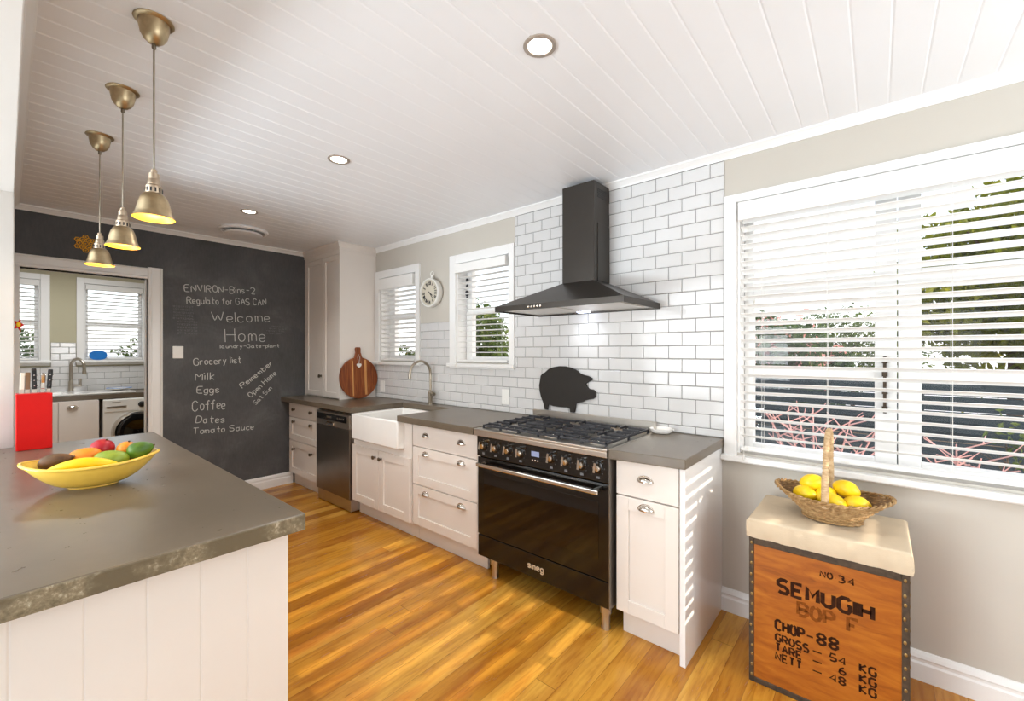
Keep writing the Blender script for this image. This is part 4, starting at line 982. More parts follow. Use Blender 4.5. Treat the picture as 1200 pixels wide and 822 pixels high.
knife('silver handled knife beside the big black one in the red block', 0.086, 0.014, 0.096, 'chrome', 'chrome', 0.02, False)
knife('black riveted knife nearest the laundry tap in the red block', 0.106, 0.013, 0.112, 'rubber', 'chrome', 0.06, True)

# red hook ornament on the edge of the white wall
t = thing('wall_ornament', 'small red pointed ornament peeking past the white wall edge', 'ornament', (1.45, -2.469, 1.52))
mb = MB(); st = []
for k in range(10):
    a = PI / 2 + PI * k / 5; r_ = 0.042 if k % 2 == 0 else 0.018; st.append((r_ * math.sin(a), r_ * math.cos(a)))
vs = [(1.45, -2.4695 + 0.002 + p_[0] * 0.5 + 0.012, 1.515 + p_[1] * 0.9) for p_ in st]
mb.add([(1.44, v[1], v[2]) for v in vs] + [(1.462, v[1], v[2]) for v in vs], [tuple(range(9, -1, -1)), tuple(range(10, 20))] + [(i, (i + 1) % 10, 10 + (i + 1) % 10, 10 + i) for i in range(10)])
obj('star', mb, 'red', t, bevel=0.002)
mb = MB(); mb.ell((1.464, -2.456, 1.516), (0.004, 0.008, 0.012), None, 10, 8); obj('centre', mb, 'lemon', t)

# ------------------------------------------------------------------ pendant lamps
def pendant(label, x, y):
    t = thing('pendant_lamp', label, 'pendant lamp', (x, y, CZ), 'pendant lamps over the island'); c = (x, y, 0)
    mb = MB(); mb.lathe(c, [(0.001, CZ - 0.0005), (0.0525, CZ - 0.001), (0.0535, CZ - 0.004), (0.051, CZ - 0.007), (0.041, CZ - 0.009), (0.040, CZ - 0.025), (0.0355, CZ - 0.047), (0.027, CZ - 0.063), (0.015, CZ - 0.074), (0.006, CZ - 0.077)], 36); ro = obj('ceiling_rose', mb, 'brass', t, smooth=50)
    mb = MB(); mb.lathe(c, [(0.005, CZ - 0.074), (0.0062, CZ - 0.078), (0.0062, CZ - 0.09), (0.0035, CZ - 0.094)], 14); obj('cord_grip', mb, 'pewter', ro, smooth=40)
    mb = MB(); mb.tube([(x, y, CZ - 0.088), (x, y, 1.955)], 0.0028, 8); obj('stem', mb, 'nickel', t, smooth=60)
    mb = MB(); mb.lathe(c, [(0.004, 1.970), (0.0085, 1.966), (0.009, 1.957), (0.0135, 1.954), (0.0142, 1.936), (0.0165, 1.933), (0.0172, 1.917), (0.0215, 1.913), (0.0225, 1.89), (0.020, 1.886)], 28); so = obj('socket_gallery', mb, 'brass_pale', t, smooth=35)
    mb = MB()
    for k in range(12):
        a = 2 * PI * k / 12; m = Matrix.Translation(Vector((x, y, 0))) @ Matrix.Rotation(a, 4, 'Z'); q = MB().box(0.0208, 0.0229, -0.0023, 0.0023, 1.893, 1.906); mb.add([m @ Vector(v) for v in q.v], q.f)
    obj('vent_slot', mb, 'rubber', so)
    pf = [(0.020, 1.891), (0.025, 1.889), (0.032, 1.881), (0.038, 1.868), (0.0425, 1.850), (0.046, 1.832), (0.0495, 1.820), (0.0545, 1.813), (0.0555, 1.810)]
    mb = MB(); mb.lathe(c, pf, 48, 0, caps=False); mb.lathe(c, [(r_ - 0.0014, z_ - 0.0006) for r_, z_ in pf], 48, 1, caps=False); obj('lamp_shade', mb, ['brass', 'brass_in'], t, smooth=60)
    mb = MB(); mb.ell((x, y, 1.846), (0.017, 0.017, 0.022), None, 18, 12); obj('bulb', mb, 'bulb', t, smooth=80)
    lamp('pendant_light', 'POINT', (x, y, 1.816), 1.3, (1.0, 0.78, 0.42), shadow_soft_size=0.02)
pendant('brass pendant lamp nearest the viewer over the island', 2.943, -2.188)
pendant('middle brass pendant lamp of the row over the island', 2.374, -2.188)
pendant('brass pendant lamp nearest the chalkboard wall and ochre ornament', 1.791, -2.196)
def downlight(label, x, y):
    t = thing('downlight', label, 'downlight', (x, y, CZ), 'recessed downlights in the ceiling'); c = (x, y, 0)
    mb = MB(); mb.lathe(c, [(0.058, CZ + 0.002), (0.058, CZ - 0.003), (0.054, CZ - 0.006), (0.043, CZ - 0.004), (0.041, CZ + 0.0)], 40, caps=False); obj('trim_ring', mb, 'lampring', t, smooth=50)
    mb = MB(); mb.lathe(c, [(0.042, CZ - 0.0015), (0.001, CZ - 0.0015)], 32, caps=False); obj('lens', mb, 'lamp_on', t)
    lamp('downlight_beam', 'SPOT', (x, y, CZ - 0.02), 27, (1.0, 0.97, 0.93), (0, 0, 0), spot_size=R(125), spot_blend=0.7, shadow_soft_size=0.04)
downlight('large looking downlight nearest the viewer in the white ceiling', 3.825, -1.29)
downlight('middle downlight of the ceiling row, above the sink cabinet', 2.444, -1.30)
downlight('downlight nearest the round ceiling vent', 1.081, -1.297)
t = thing('ceiling_vent', 'round white ceiling vent near the chalkboard wall', 'vent', (0.50, -1.15, CZ))
mb = MB(); mb.lathe((0.50, -1.15, 0), [(0.001, CZ - 0.001), (0.185, CZ - 0.001), (0.19, CZ - 0.008), (0.185, CZ - 0.02), (0.168, CZ - 0.026), (0.16, CZ - 0.02), (0.158, CZ - 0.006)], 56, caps=False); obj('housing', mb, 'ceiling', t, smooth=40)
mb = MB(); mb.lathe((0.50, -1.15, 0), [(0.001, CZ - 0.05), (0.12, CZ - 0.05), (0.14, CZ - 0.046), (0.144, CZ - 0.039), (0.138, CZ - 0.032), (0.001, CZ - 0.03)], 48, caps=False); obj('cover_disc', mb, 'ceiling', t, smooth=40)
for a in (30, 150, 270):
    mb = MB(); mb.tube([(0.50 + 0.1 * math.cos(R(a)), -1.15 + 0.1 * math.sin(R(a)), CZ - 0.001), (0.50 + 0.1 * math.cos(R(a)), -1.15 + 0.1 * math.sin(R(a)), CZ - 0.032)], 0.006, 8); obj('spacer', mb, 'plastic_white', t)
# ochre ornament on the chalkboard above the doorway
t = thing('wall_ornament', 'ochre lacy flower ornament on the chalkboard above the doorway', 'ornament', (0, -2.092, 2.226))
mb = MB(); hexs = [(0, 0)] + [(0.034 * math.cos(R(60 * k)), 0.034 * math.sin(R(60 * k))) for k in range(6)] + [(0.052 * math.cos(R(60 * k + 30)), 0.052 * math.sin(R(60 * k + 30))) for k in range(6)]
for (a, b) in hexs:
    mb.tube([(0.012, -2.092 + a + 0.0165 * math.cos(R(60 * k)), 2.226 + b + 0.0165 * math.sin(R(60 * k))) for k in range(6)], 0.0035, 6, closed=True)
    mb.tube([(0.0005, -2.092 + a, 2.226 + b), (0.012, -2.092 + a, 2.226 + b)], 0.006, 6)
    mb.ell((0.014, -2.092 + a, 2.226 + b), (0.005, 0.006, 0.006), None, 8, 6)
obj('lattice', mb, 'coral', t, smooth=50)

# ------------------------------------------------------------------ chalk writing
X_ = Vector((1, 0, 0))
LINES = [('Environ-Bins-2', -1.463, 1.924, -0.89, 1.958, 0.063), ('Regulato for Gas Can', -1.442, 1.818, -0.788, 1.855, 0.061), ('Welcome', -1.255, 1.66, -0.753, 1.692, 0.091), ('Home', -1.141, 1.479, -0.796, 1.491, 0.122),
         ('laundry-Gate-plant', -1.187, 1.416, -0.663, 1.43, 0.034), ('Grocery list', -1.393, 1.26, -1.011, 1.276, 0.062), ('Milk', -1.384, 1.123, -1.235, 1.121, 0.07), ('Eggs', -1.373, 1.006, -1.196, 0.998, 0.062),
         ('Coffee', -1.404, 0.847, -1.146, 0.842, 0.092), ('Dates', -1.38, 0.736, -1.157, 0.715, 0.062), ('Tomato Sauce', -1.399, 0.637, -0.903, 0.612, 0.054), ('Remember', -1.002, 1.025, -0.724, 1.254, 0.05), ('Open Home', -0.926, 0.931, -0.688, 1.154, 0.051), ('Sat Sun', -0.88, 0.851, -0.73, 1.007, 0.042)]
TXT = {0: 'ENVIRON-Bins-2', 1: 'Regulato for GAS CAN'}
wb = [o for o in S.objects if o.name == 'wall_back'][0]
mb = MB()
for i, (tx, y0, z0, y1, z1, h) in enumerate(LINES):
    o_ = Vector((0.0, y0, z0)); e = Vector((0, y1 - y0, z1 - z0)); up = Vector((0, -e.z, e.y)).normalized()
    write(mb, TXT.get(i, tx), o_, e, up, X_, h, 0.0031 if h > 0.045 else 0.0024, 0.001, wob=0.5, gap=2.2)
obj('chalk_writing', mb, 'chalk', wb)
mb = MB()
for r_ in range(10):
    z = 1.777 - 0.0262 * r_; write(mb, ''.join(random.choice('1342578') for _ in range(9)), Vector((0, -1.542 + (0.03 if r_ > 4 else 0), z)), Vector((0, 0.145, 0)), Vector((0, 0, 1)), X_, 0.014, 0.0014, 0.0008, wob=0.5)
for r_ in range(4): write(mb, random.choice(('renat tom', 'sum Lst', 'colour cat')), Vector((0, -0.74 - 0.02 * r_, 1.64 - 0.024 * r_)), Vector((0, 0.17, -0.004)), Vector((0, 0, 1)), X_, 0.016, 0.0013, 0.0008, wob=0.6)
obj('chalk_tally', mb, 'chalk_faint', wb)

# ================================================================== crate, cushion, basket, lemons
cx0, cx1, cyf, cyb, ch_ = 4.313, 4.812, -0.474, -0.085, 0.606
t = thing('tea_chest', 'orange plywood tea chest with stencilled lettering under the big window', 'crate', (4.56, -0.28, 0))
mb = MB(); mb.box(cx0 + 0.003, cx1 - 0.003, cyf + 0.003, cyb - 0.003, 0.001, ch_ - 0.002); obj('box', mb, 'ply', t)
def strip(mb, a, b, w, nrm, side):
    """bent sheet-metal edging"""
    pass
e_ = 0.0
for nm, q in (('edge_strip', (cx0, cx0 + 0.019, cyf, cyf + 0.02, 0, ch_)), ('edge_strip', (cx1 - 0.022, cx1, cyf, cyf + 0.02, 0, ch_)), ('edge_strip', (cx0, cx0 + 0.019, cyb - 0.02, cyb, 0, ch_)), ('edge_strip', (cx1 - 0.022, cx1, cyb - 0.02, cyb, 0, ch_)),
              ('edge_strip', (cx0 + 0.019, cx1 - 0.022, cyf, cyf + 0.02, ch_ - 0.03, ch_)), ('edge_strip', (cx0 + 0.019, cx1 - 0.022, cyf, cyf + 0.02, 0, 0.022)), ('edge_strip', (cx0, cx0 + 0.01, cyf + 0.02, cyb - 0.02, 0, 0.024)), ('edge_strip', (cx1 - 0.01, cx1, cyf + 0.02, cyb - 0.02, 0, 0.024)),
              ('edge_strip', (cx0, cx0 + 0.01, cyf + 0.02, cyb - 0.02, ch_ - 0.03, ch_)), ('edge_strip', (cx1 - 0.01, cx1, cyf + 0.02, cyb - 0.02, ch_ - 0.03, ch_))):
    mb = MB(); mb.box(*q); obj(nm, mb, 'darkmetal', t, bevel=0.002)
random.seed(11)
for z in [0.03 + 0.042 * k for k in range(14)]:
    for xx in (cx0 + 0.010, cx1 - 0.012):
        z_ = z + random.uniform(-0.006, 0.006); mb = MB(); mb.ell((xx + random.uniform(-0.003, 0.003), cyf, z_), (0.0048, 0.002, 0.0072), None, 8, 6); obj('tack_head', mb, 'tack', t, smooth=60)
    mb = MB(); mb.ell((cx1, cyf + 0.012, z), (0.002, 0.0045, 0.006), None, 8, 6); obj('tack_head', mb, 'tack', t, smooth=60)
NY = Vector((0, -1, 0)); UZ = Vector((0, 0, 1)); yl = cyf + 0.003
def stencil(mb, tx, xa, xb, z, h, half, shr): write(mb, tx, Vector((xa, yl, z)), Vector((xb - xa, 0, 0)), UZ, NY, h, half, 0.0006, shrink=shr, smooth=False, gap=2.6)
def words(name, mat, *q):
    mb = MB()
    for a in q: stencil(mb, *a)
    obj(name, mb, mat, t)
words('lettering', 'ink', ('NO', 4.558, 4.595, 0.516, 0.022, 0.0028, 0.001)); words('lettering', 'ink', ('.', 4.602, 4.605, 0.524, 0.012, 0.0022, 0.0)); words('lettering', 'ink', ('34', 4.613, 4.66, 0.514, 0.024, 0.003, 0.001))
words('lettering', 'ink', ('SEMUGIH', 4.418, 4.712, 0.407, 0.052, 0.0072, 0.0028))
words('faded_lettering', 'ink_faded', ('BOP', 4.487, 4.60, 0.340, 0.050, 0.0064, 0.0024)); words('faded_lettering', 'ink_faded', ('F', 4.642, 4.674, 0.34, 0.050, 0.0062, 0.0024))
words('lettering', 'ink', ('CHOP', 4.41, 4.505, 0.251, 0.040, 0.0048, 0.0018)); words('lettering', 'ink', ('-', 4.515, 4.535, 0.252, 0.036, 0.003, 0)); words('lettering', 'ink', ('88', 4.548, 4.612, 0.254, 0.040, 0.0046, 0.0018))
for tx, z, nm in (('GROSS', 0.205, '54'), ('TARE', 0.167, '6'), ('NETT', 0.129, '48')):
    words('lettering', 'ink', (tx, 4.41, 4.41 + 0.022 * len(tx), z, 0.029, 0.0037, 0.0014)); words('lettering', 'ink', ('-', 4.534, 4.562, z, 0.029, 0.0024, 0))
    words('lettering', 'ink', (nm, 4.634 - (0.046 if len(nm) > 1 else 0.018), 4.634, z + 0.003, 0.027, 0.0032, 0.001)); words('lettering', 'ink', ('KG', 4.677, 4.721, z + 0.002, 0.029, 0.0037, 0.0014))
# padded lid
t = thing('seat_cushion', 'cream linen padded cushion covering the top of the tea chest', 'cushion', (4.563, -0.28, ch_))
mb = MB(); ax0, ax1, ay0, ay1 = cx0 - 0.008, cx1 + 0.010, cyf - 0.012, cyb + 0.004; z0_, z1_ = ch_ + 0.0005, 0.688; NU, NV = 96, 14
pm = 2 * ((ax1 - ax0) + (ay1 - ay0))
def perim(a):
    d_ = a * pm; w_, h_ = ax1 - ax0, ay1 - ay0
    if d_ < w_: return Vector((ax0 + d_, ay0)), Vector((0, -1))
    d_ -= w_
    if d_ < h_: return Vector((ax1, ay0 + d_)), Vector((1, 0))
    d_ -= h_
    if d_ < w_: return Vector((ax1 - d_, ay1)), Vector((0, 1))
    d_ -= w_; return Vector((ax0, ay1 - d_)), Vector((-1, 0))
ctr = Vector(((ax0 + ax1) / 2, (ay0 + ay1) / 2))
def cfn(a, b):
    p_, n2 = perim(a)
    if b <= 0.5:
        s_ = b / 0.5; z = z0_ + (z1_ - 0.014 - z0_) * s_
        wr = (0.007 * noise.noise(Vector((a * 60, z * 9, 1.3))) + 0.003 * noise.noise(Vector((a * 150 + z * 30, z * 20, 4)))) * (1 - 0.6 * s_); off = 0.003 * math.sin(PI * s_) + wr - 0.004
        q = p_ + n2 * off; return (q.x, q.y, z)
    s_ = (b - 0.5) / 0.5
    if s_ < 0.3:
        ph = s_ / 0.3 * PI / 2; q = p_ + (ctr - p_).normalized() * (0.004 + 0.020 * (1 - math.cos(ph))); z = z1_ - 0.014 + 0.010 * math.sin(ph)
    else:
        f_ = (s_ - 0.3) / 0.7; q = p_ + (ctr - p_) * (0.06 + 0.94 * f_) if True else p_; z = z1_ - 0.004 + 0.003 * math.sin(PI / 2 * f_)
        q0 = p_ + (ctr - p_).normalized() * 0.024; q = q0 + (ctr - q0) * f_
        z += 0.0025 * noise.noise(Vector((q.x * 26, q.y * 26, 0)))
    return (q.x, q.y, min(z, 0.6895))
mb.surf(cfn, NU * 2, 24, True); obj('cover', mb, 'linen', t, smooth=75)

# wicker basket
BX = Vector((4.58, -0.285, 0.6905))
t = thing('wicker_basket', 'oval wicker basket with tall handle holding lemons on the cream cushion', 'basket', BX)
def wall(th, s_, r_off=0.0):
    A_ = 0.095 + (0.193 - 0.095) * s_ ** 1.15 + r_off; B_ = 0.075 + (0.142 - 0.075) * s_ ** 0.8 + r_off
    h = 0.012 + (0.078 + 0.022 * abs(math.cos(th)) ** 3) * s_
    return BX + Vector((A_ * math.cos(th), B_ * math.sin(th), h))
mb = MB(); NR, NS = 14, 120
for k in range(NR):
    s_ = (k + 0.5) / NR; pts = []
    for i in range(NS):
        th = 2 * PI * i / NS; pts.append(wall(th, s_, 0.0026 * math.sin(th * 15 + (PI if k % 2 else 0))))
    mb.tube(pts, 0.0031, 6, closed=True)
for i in range(30):
    th = 2 * PI * i / 30; mb.tube([wall(th, s_) for s_ in (0, 0.25, 0.5, 0.75, 1.0)], 0.0026, 6)
obj('woven_side', mb, 'wicker', t, smooth=60)
mb = MB(); mb.surf(lambda a, b: wall(2 * PI * a, b, -0.0042), 60, 8, True); mb.add([wall(2 * PI * i / 60, 0, -0.004) for i in range(60)], [tuple(range(60))]); obj('inner_wall', mb, 'wicker_in', t, smooth=60)
mb = MB()
for ph in (0, PI):
    mb.tube([wall(2 * PI * i / 160, 1.0, 0.002 + 0.0045 * math.cos(i * 2 * PI / 160 * 22 + ph)) + Vector((0, 0, 0.004 + 0.0045 * math.sin(i * 2 * PI / 160 * 22 + ph))) for i in range(160)], 0.0042, 6, closed=True)
obj('rim', mb, 'wicker', t, smooth=60)
mb = MB()
for z, r_ in ((0.004, 0.006), (0.0125, 0.004)):
    mb.tube([wall(2 * PI * i / 80, 0.0, 0.004 + 0.002 * math.sin(i * 1.3)) * 1.0 + Vector((0, 0, z - 0.012)) for i in range(80)], r_ * 0.8, 6, closed=True)
obj('base_ring', mb, 'wicker', t, smooth=60)
hp = []
for k in range(41):
    s_ = k / 40; a = PI * s_; y_ = -0.128 * math.cos(a); z_ = 0.075 + 0.285 * (math.sin(a) ** 0.62)
    hp.append(BX + Vector((-0.012 + 0.004 * math.sin(a), y_, z_)))
mb = MB(); mb.tube(hp, [0.0095 if 3 < k < 37 else 0.013 for k in range(41)], 10)
sp = []
for k in range(400):
    s_ = k / 399 * 40; i = min(39, int(s_)); f_ = s_ - i; p_ = hp[i].lerp(hp[i + 1], f_); d_ = (hp[i + 1] - hp[i]).normalized(); u_ = Vector((1, 0, 0)); w_ = d_.cross(u_).normalized(); an = k / 399 * 2 * PI * 55
    sp.append(p_ + (u_ * math.cos(an) + w_ * math.sin(an)) * 0.0095)
mb.tube(sp, 0.0028, 5); obj('handle', mb, 'rope', t, smooth=60)
lem = lambda q, d: Vector((q.x * (1 + 0.10 * abs(d.x) ** 10), q.y, q.z))
for lab, c, ax in (('lemon on top of the heap left of the basket handle', (4.515, -0.27, 0.822), (0.9, 0.3, 0.1)), ('low lemon at the far left inside the basket', (4.490, -0.312, 0.780), (0.8, -0.5, 0.1)), ('lemon directly behind the basket handle', (4.560, -0.290, 0.782), (0.5, 0.6, 0.3)),
                   ('large lemon right of the handle near the top of the heap', (4.628, -0.262, 0.815), (0.9, -0.25, -0.2)), ('lower lemon at the right front of the heap', (4.662, -0.315, 0.772), (0.9, 0.2, 0.0)), ('lemon tucked low against the right of the handle', (4.590, -0.355, 0.776), (0.8, 0.4, -0.3))):
    fruit('lemon', lab, c, (0.045, 0.035, 0.035), ax, 'lemon', lem, False, 'lemons in the wicker basket')

# ================================================================== laundry
LXF = -1.9
mb = MB(); mb.box(-2.49, LXF, -3.2, -0.86, 0.853, 0.905)
tag(obj('laundry_worktop', mb, 'concrete', org=(-2.2, -2.0, 0.853), bevel=0.003), 'dark worktop over the washing machine in the laundry', 'worktop')
t = thing('laundry_cabinet', 'white cabinet with cup pull under the laundry sink', 'cabinet', (-2.2, -2.4, 0))
mb = MB(); mb.box(-2.48, LXF - 0.0, -3.0, -1.83, 0.1, 0.85); obj('carcass', mb, 'cab', t)
for a, b, pk in ((-2.56, -2.139, None), (-2.133, -1.822, -2.03)):
    mb = MB(); mb.box(LXF, LXF + 0.018, a, b, 0.12, 0.846); dr = obj('door', mb, 'cab', t, bevel=0.002)
    if pk:
        mb = MB()
        mb.surf(lambda a_, b_: (LXF + 0.018 + 0.026 * math.sin(PI * a_) * math.cos(PI / 2 * b_), pk - 0.041 * math.cos(PI * a_), 0.775 + 0.03 * math.sin(PI * a_) * math.sin(PI / 2 * b_)), 16, 8)
        mb.prism([(pk - 0.045 * math.cos(PI * i / 16), 0.775 + 0.034 * math.sin(PI * i / 16)) for i in range(17)], 'x', LXF + 0.018, LXF + 0.020); obj('cup_pull', mb, 'chrome', dr, smooth=40)
mb = MB(); mb.box(-2.46, LXF - 0.06, -3.0, -1.83, 0.0, 0.1); obj('kickboard', mb, 'cab', t)
t = thing('washing_machine', 'white front loading washing machine under the laundry worktop', 'washing machine', (-2.2, -1.49, 0))
wy0, wy1, wx = -1.79, -1.19, LXF + 0.01
mb = MB(); mb.box(-2.45, wx, wy0, wy1, 0.012, 0.845); obj('body', mb, 'plastic_white', t, bevel=0.008)
mb = MB(); mb.box(wx, wx + 0.006, wy0 + 0.012, wy1 - 0.012, 0.70, 0.835); cpn = obj('control_panel', mb, 'plastic_white', t, bevel=0.003)
rx = Matrix.Rotation(R(90), 4, 'Y')
mb = MB(); mb.lathe((wx + 0.006, -1.455, 0.768), [(0.034, 0), (0.034, 0.004), (0.026, 0.008), (0.024, 0.024), (0.018, 0.028)], 28, mat=rx); obj('program_dial', mb, 'rubber', cpn, smooth=40)
mb = MB(); mb.box(wx + 0.006, wx + 0.012, wy0 + 0.03, wy0 + 0.20, 0.745, 0.765); obj('drawer_grip', mb, 'steel', cpn, bevel=0.002)
mb = MB(); mb.box(wx + 0.006, wx + 0.0075, wy0 + 0.075, wy0 + 0.15, 0.805, 0.812); obj('badge', mb, 'steel', cpn)
dc = (wx, -1.49, 0.46)
mb = MB(); mb.lathe(dc, [(0.235, 0), (0.235, 0.012), (0.225, 0.03), (0.205, 0.036), (0.195, 0.026)], 56, mat=rx, caps=False); dr = obj('door', mb, 'chrome', t, smooth=40)
mb = MB(); mb.lathe(dc, [(0.206, 0.03), (0.18, 0.045), (0.12, 0.036), (0.06, 0.02), (0.001, 0.018)], 48, mat=rx, caps=False); obj('door_glass', mb, 'black_glass', dr, smooth=50)
for x in (-2.4, wx - 0.06):
    for y in (wy0 + 0.06, wy1 - 0.06): mb = MB(); mb.lathe((x, y, 0), [(0.02, 0), (0.02, 0.013)], 12); obj('foot', mb, 'rubber', t)
# laundry sink, tap, dish, sponge
t = thing('laundry_sink', 'white inset laundry sink with draining ledge below the laundry window', 'sink', (-2.19, -1.9, 0.9055))
mb = MB(); q = [(-2.44, -2.45), (-1.95, -2.45), (-1.95, -1.50), (-2.44, -1.50)]; iv = [(-2.38, -2.40), (-2.0, -2.40), (-2.0, -2.08), (-2.38, -2.08)]
mb.add([(x, y, 0.9055) for x, y in q] + [(x, y, 0.921) for x, y in q] + [(x, y, 0.921) for x, y in iv] + [(x, y, 0.9065) for x, y in iv], [(i, (i + 1) % 4, 4 + (i + 1) % 4, 4 + i) for i in range(4)] + [(4 + i, 4 + (i + 1) % 4, 8 + (i + 1) % 4, 8 + i) for i in range(4)] + [(8 + i, 8 + (i + 1) % 4, 12 + (i + 1) % 4, 12 + i) for i in range(4)] + [(12, 13, 14, 15), (3, 2, 1, 0)])
obj('basin', mb, 'ceramic', t, bevel=0.006)
t = thing('laundry_tap', 'brushed gooseneck tap behind the laundry sink', 'tap', (-2.41, -2.005, 0.9215))
mb = MB(); c = (-2.41, -2.005, 0); mb.lathe(c, [(0.026, 0.9215), (0.026, 0.932), (0.022, 0.936), (0.022, 1.03), (0.017, 1.045)], 20); obj('body', mb, 'steel', t, smooth=40)
mb = MB(); pts = [(-2.41, -2.005, 1.02), (-2.41, -2.005, 1.19)]
for k in range(11): a = PI * k / 10; pts.append((-2.35 - 0.06 * math.cos(a), -1.955 - 0.05 * math.cos(a), 1.21 + 0.09 * math.sin(a)))
pts.append((-2.29, -1.905, 1.16)); mb.tube(pts, 0.0155, 12); mb.tube([pts[-1], (-2.29, -1.905, 1.125)], 0.019, 12); obj('spout', mb, 'steel', t, smooth=50)
mb = MB(); mb.tube([(-2.41, -2.0, 0.99), (-2.385, -1.92, 0.99)], 0.014, 10); mb.tube([(-2.388, -1.928, 0.985), (-2.388, -1.925, 1.07)], [0.011, 0.008], 8); obj('lever', mb, 'steel', t, smooth=50)
t = thing('soap_dish', 'shallow pale blue dish on the laundry sink ledge', 'dish', (-2.3, -1.60, 0.9215))
mb = MB(); mb.lathe((-2.3, -1.60, 0.9215), [(0.05, 0), (0.07, 0.004), (0.115, 0.022), (0.118, 0.026), (0.112, 0.026), (0.068, 0.009), (0.003, 0.007)], 32); obj('bowl', mb, 'ceramic', t, smooth=50)
mb = MB(); mb.lathe((-2.3, -1.60, 0.9215), [(0.1165, 0.0235), (0.1195, 0.0262), (0.116, 0.028), (0.1135, 0.0262)], 32, caps=False); obj('rim', mb, 'blue', t, smooth=50)
t = thing('blue_sponge', 'blue oval sponge standing on the laundry window sill', 'sponge', (-2.44, -1.772, 1.2855))
mb = MB(); pl = [(-1.772 + 0.08 * math.copysign(abs(math.cos(2 * PI * k / 40)) ** 0.7, math.cos(2 * PI * k / 40)), 1.341 + 0.055 * math.sin(2 * PI * k / 40)) for k in range(40)]
mb.prism(pl, 'x', -2.447, -2.434); obj('pad', mb, 'blue', t, bevel=0.004)
mb = MB(); mb.prism([(-1.79, 1.2855), (-1.754, 1.2855), (-1.757, 1.30), (-1.787, 1.30)], 'x', -2.4475, -2.4335); obj('foot', mb, 'blue', t)

# ================================================================== garden outside
random.seed(23)
GZ = -0.6
struct('ground', MB().box(-16, 16, 2.0, 16, GZ - 0.1, GZ), 'soil')
struct('ground_bounce_strip', MB().box(-16, 16, 0.35, 2.0, GZ - 0.1, GZ), 'pale_bounce')  # unseen pale strip added to reflect sky light up through the windows
mb = MB(); mb.box(-16, -2.75, -16, 0.35, GZ - 0.1, GZ); mb.box(6.75, 16, -16, 0.35, GZ - 0.1, GZ); mb.box(-2.75, 6.75, -16, -6.75, GZ - 0.1, GZ); struct('ground_yard', mb, 'soil')
t = thing('paling_fence', 'dark slate blue horizontal board fence beyond the big window', 'fence', (1.5, 3.5, GZ))
mb = MB(); z = GZ + 0.05
while z < 1.1: mb.box(-9, 10, 3.5, 3.522, z, z + 0.142); z += 0.150
obj('boards', mb, 'fence', t)
for k in range(9):
    x = -8.8 + k * 2.3; mb = MB(); mb.box(x, x + 0.09, 3.522, 3.61, GZ, 1.2); obj('post', mb, 'fence', t)
def foliage(mb, c, r, n, ls, hollow=0.35, flat=0.5):
    c = Vector(c)
    cl = []
    for _ in range(max(6, n // 60)):
        while True:
            d = Vector((random.uniform(-1, 1), random.uniform(-1, 1), random.uniform(-1, 1)))
            if hollow < d.length < 1: break
        cl.append(Vector((d.x * r[0], d.y * r[1], d.z * r[2])))
    for k in range(n):
        q = random.choice(cl); sp = 0.26
        p_ = q + Vector((random.gauss(0, r[0] * sp), random.gauss(0, r[1] * sp), random.gauss(0, r[2] * sp)))
        e_ = math.sqrt((p_.x / r[0]) ** 2 + (p_.y / r[1]) ** 2 + (p_.z / r[2]) ** 2)
        if e_ > 1.08: p_ = p_ * (1.08 / e_ * random.uniform(0.8, 1.0))
        dn = p_.normalized(); p_ = p_ * (0.86 + 0.42 * noise.noise(dn * 2.3 + c)) + c
        d = Vector((random.gauss(0, 1), random.gauss(0, 1), random.gauss(0, flat))).normalized(); u_ = d.orthogonal().normalized(); u_ = (Matrix.Rotation(random.uniform(0, 6.28), 3, d) @ u_); w_ = d.cross(u_)
        l = ls * random.uniform(0.6, 1.3); b = l * 0.45
        mb.add([p_ - u_ * l, p_ + w_ * b + d * b * 0.25, p_ + u_ * l, p_ - w_ * b + d * b * 0.25], [(0, 1, 2), (0, 2, 3)])
def plant(name, label, cat, x, y, crown, r, n, ls, mat, trunk=0.05, extra=None):
    t = thing(name, label, cat, (x, y, GZ)); mb = MB(); foliage(mb, (x, y, crown), r, n, ls); obj('foliage', mb, mat, t)
    mb = MB(); top = crown + r[2] * 0.4
    mb.tube([(x, y, GZ), (x + 0.03, y, (GZ + crown) / 2), (x, y + 0.03, top)], [trunk, trunk * 0.8, trunk * 0.35], 8)
    for k in range(6):
        a = k * 1.05; b0 = Vector((x, y, crown - r[2] * 0.5 + 0.12 * k * r[2])); mb.tube([b0, b0 + Vector((math.cos(a) * r[0] * 0.7, math.sin(a) * r[1] * 0.7, r[2] * 0.4))], [trunk * 0.4, trunk * 0.12], 6)
    obj('trunk', mb, 'bark', t)
    if extra: mb = MB(); foliage(mb, (x, y - r[1] * 0.35, crown + r[2] * 0.25), (r[0] * 0.9, r[1] * 0.7, r[2] * 0.7), extra[0], extra[1]); obj('blossom', mb, extra[2], t)
    return t
plant('garden_tree', 'tall sunlit yellow green tree seen through the right half of the big window', 'tree', 6.1, 6.2, 2.35, (1.4, 0.95, 1.6), 10000, 0.075, 'leaf_yellow', 0.09)
plant('flowering_shrub', 'shrub with pink blossom above the fence in the left half of the big window', 'shrub', 3.6, 5.0, 1.1, (0.9, 0.7, 1.0), 8000, 0.05, 'leaf_dark', 0.05, (700, 0.05, 'blossom'))
plant('garden_shrub', 'distant green shrub left of the mullion in the big window', 'shrub', 4.3, 9.3, 1.35, (1.3, 0.8, 1.1), 4500, 0.05, 'leaf_mid', 0.05)
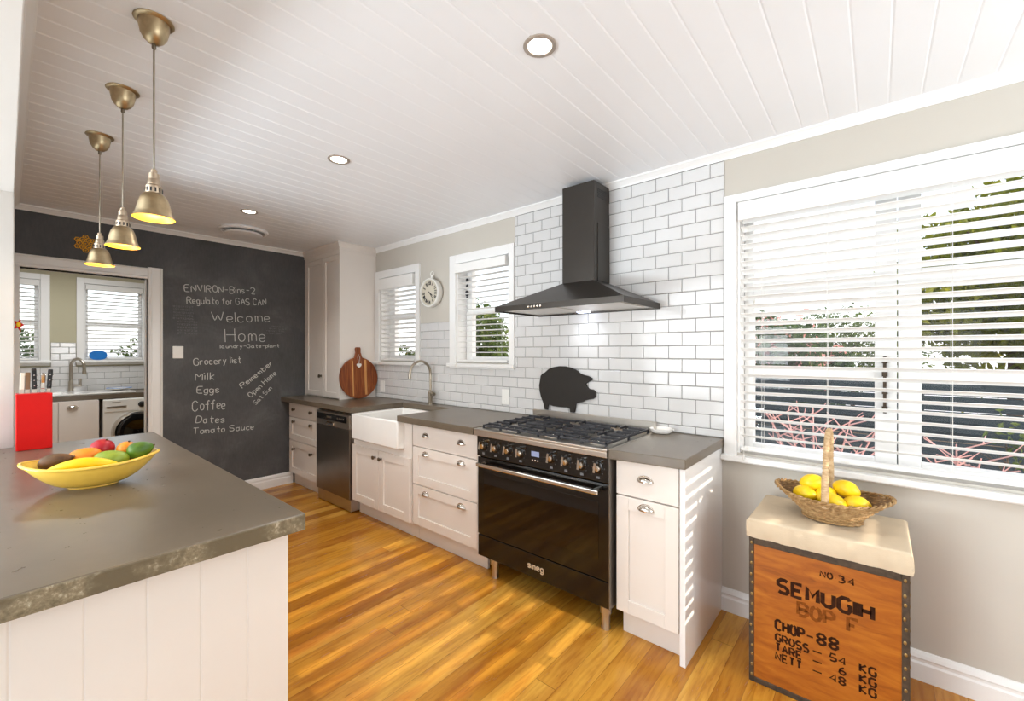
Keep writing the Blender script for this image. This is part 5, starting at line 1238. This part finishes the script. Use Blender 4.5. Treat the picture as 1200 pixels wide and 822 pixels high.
plant('garden_shrub', 'dense green hedge shrub seen through the window beside the range hood', 'shrub', -0.45, 2.7, 0.95, (0.8, 0.55, 1.35), 9000, 0.05, 'leaf_mid', 0.05)
plant('garden_shrub', 'loose hedge shrub seen through the slats of the narrow window above the kitchen tap', 'shrub', -2.5, 2.7, 0.55, (0.8, 0.55, 1.05), 4600, 0.05, 'leaf_mid', 0.05)
plant('garden_shrub', 'leafy shrub seen deep at the left of the narrow window beside the tall cupboard', 'shrub', -4.5, 2.7, 0.95, (0.8, 0.55, 1.3), 6500, 0.05, 'leaf_mid', 0.05)
plant('garden_shrub', 'green shrub outside the laundry window above the washing machine', 'shrub', -4.7, -1.0, 0.6, (0.55, 0.5, 1.0), 4000, 0.04, 'leaf_mid', 0.04)
plant('garden_shrub', 'green shrub outside the laundry window at the white wall edge', 'shrub', -4.7, -2.35, 0.6, (0.45, 0.45, 1.05), 3200, 0.04, 'leaf_dark', 0.04)
plant('garden_shrub', 'small pale leaved plant low against the fence in the right half of the big window', 'shrub', 5.55, 2.9, 0.45, (0.28, 0.22, 0.4), 170, 0.03, 'leaf_mid', 0.012)
def bare(label, x, y, n, h, spread):
    t = thing('bare_shrub', label, 'shrub', (x, y, GZ))
    for k in range(n):
        mb = MB(); a = -1 + 2 * (k + 0.5) / n + random.uniform(-0.1, 0.1); p0 = Vector((x + a * 0.10, y + random.uniform(-0.05, 0.05), GZ)); fork = Vector((x + a * spread * 0.45, y + random.uniform(-0.06, 0.06), 0.62))
        tip = Vector((x + a * spread, y + random.uniform(-0.1, 0.1), h * random.uniform(0.88, 1.0) - 0.05 * abs(a))); mb.tube([p0, fork, tip], [0.008, 0.006, 0.003], 6)
        for j in range(6):
            b0 = fork.lerp(tip, 0.25 + 0.13 * j); sg = 1 if j % 2 else -1; b1 = b0 + Vector((sg * random.uniform(0.05, 0.16), random.uniform(-0.05, 0.05), random.uniform(0.04, 0.11))); mb.tube([b0, b1], [0.0042, 0.0024], 5)
            c1 = b0.lerp(b1, 0.6); mb.tube([c1, c1 + Vector((sg * random.uniform(0.0, 0.06), 0.01, random.uniform(0.04, 0.07)))], [0.003, 0.002], 5)
        obj('stem', mb, 'pinkstem', t)
bare('bare pink stemmed shrub close outside the left half of the big window', 4.46, 0.55, 7, 1.06, 0.30)
bare('smaller bare pink stemmed shrub outside the right half of the big window', 5.03, 0.55, 3, 0.94, 0.12)
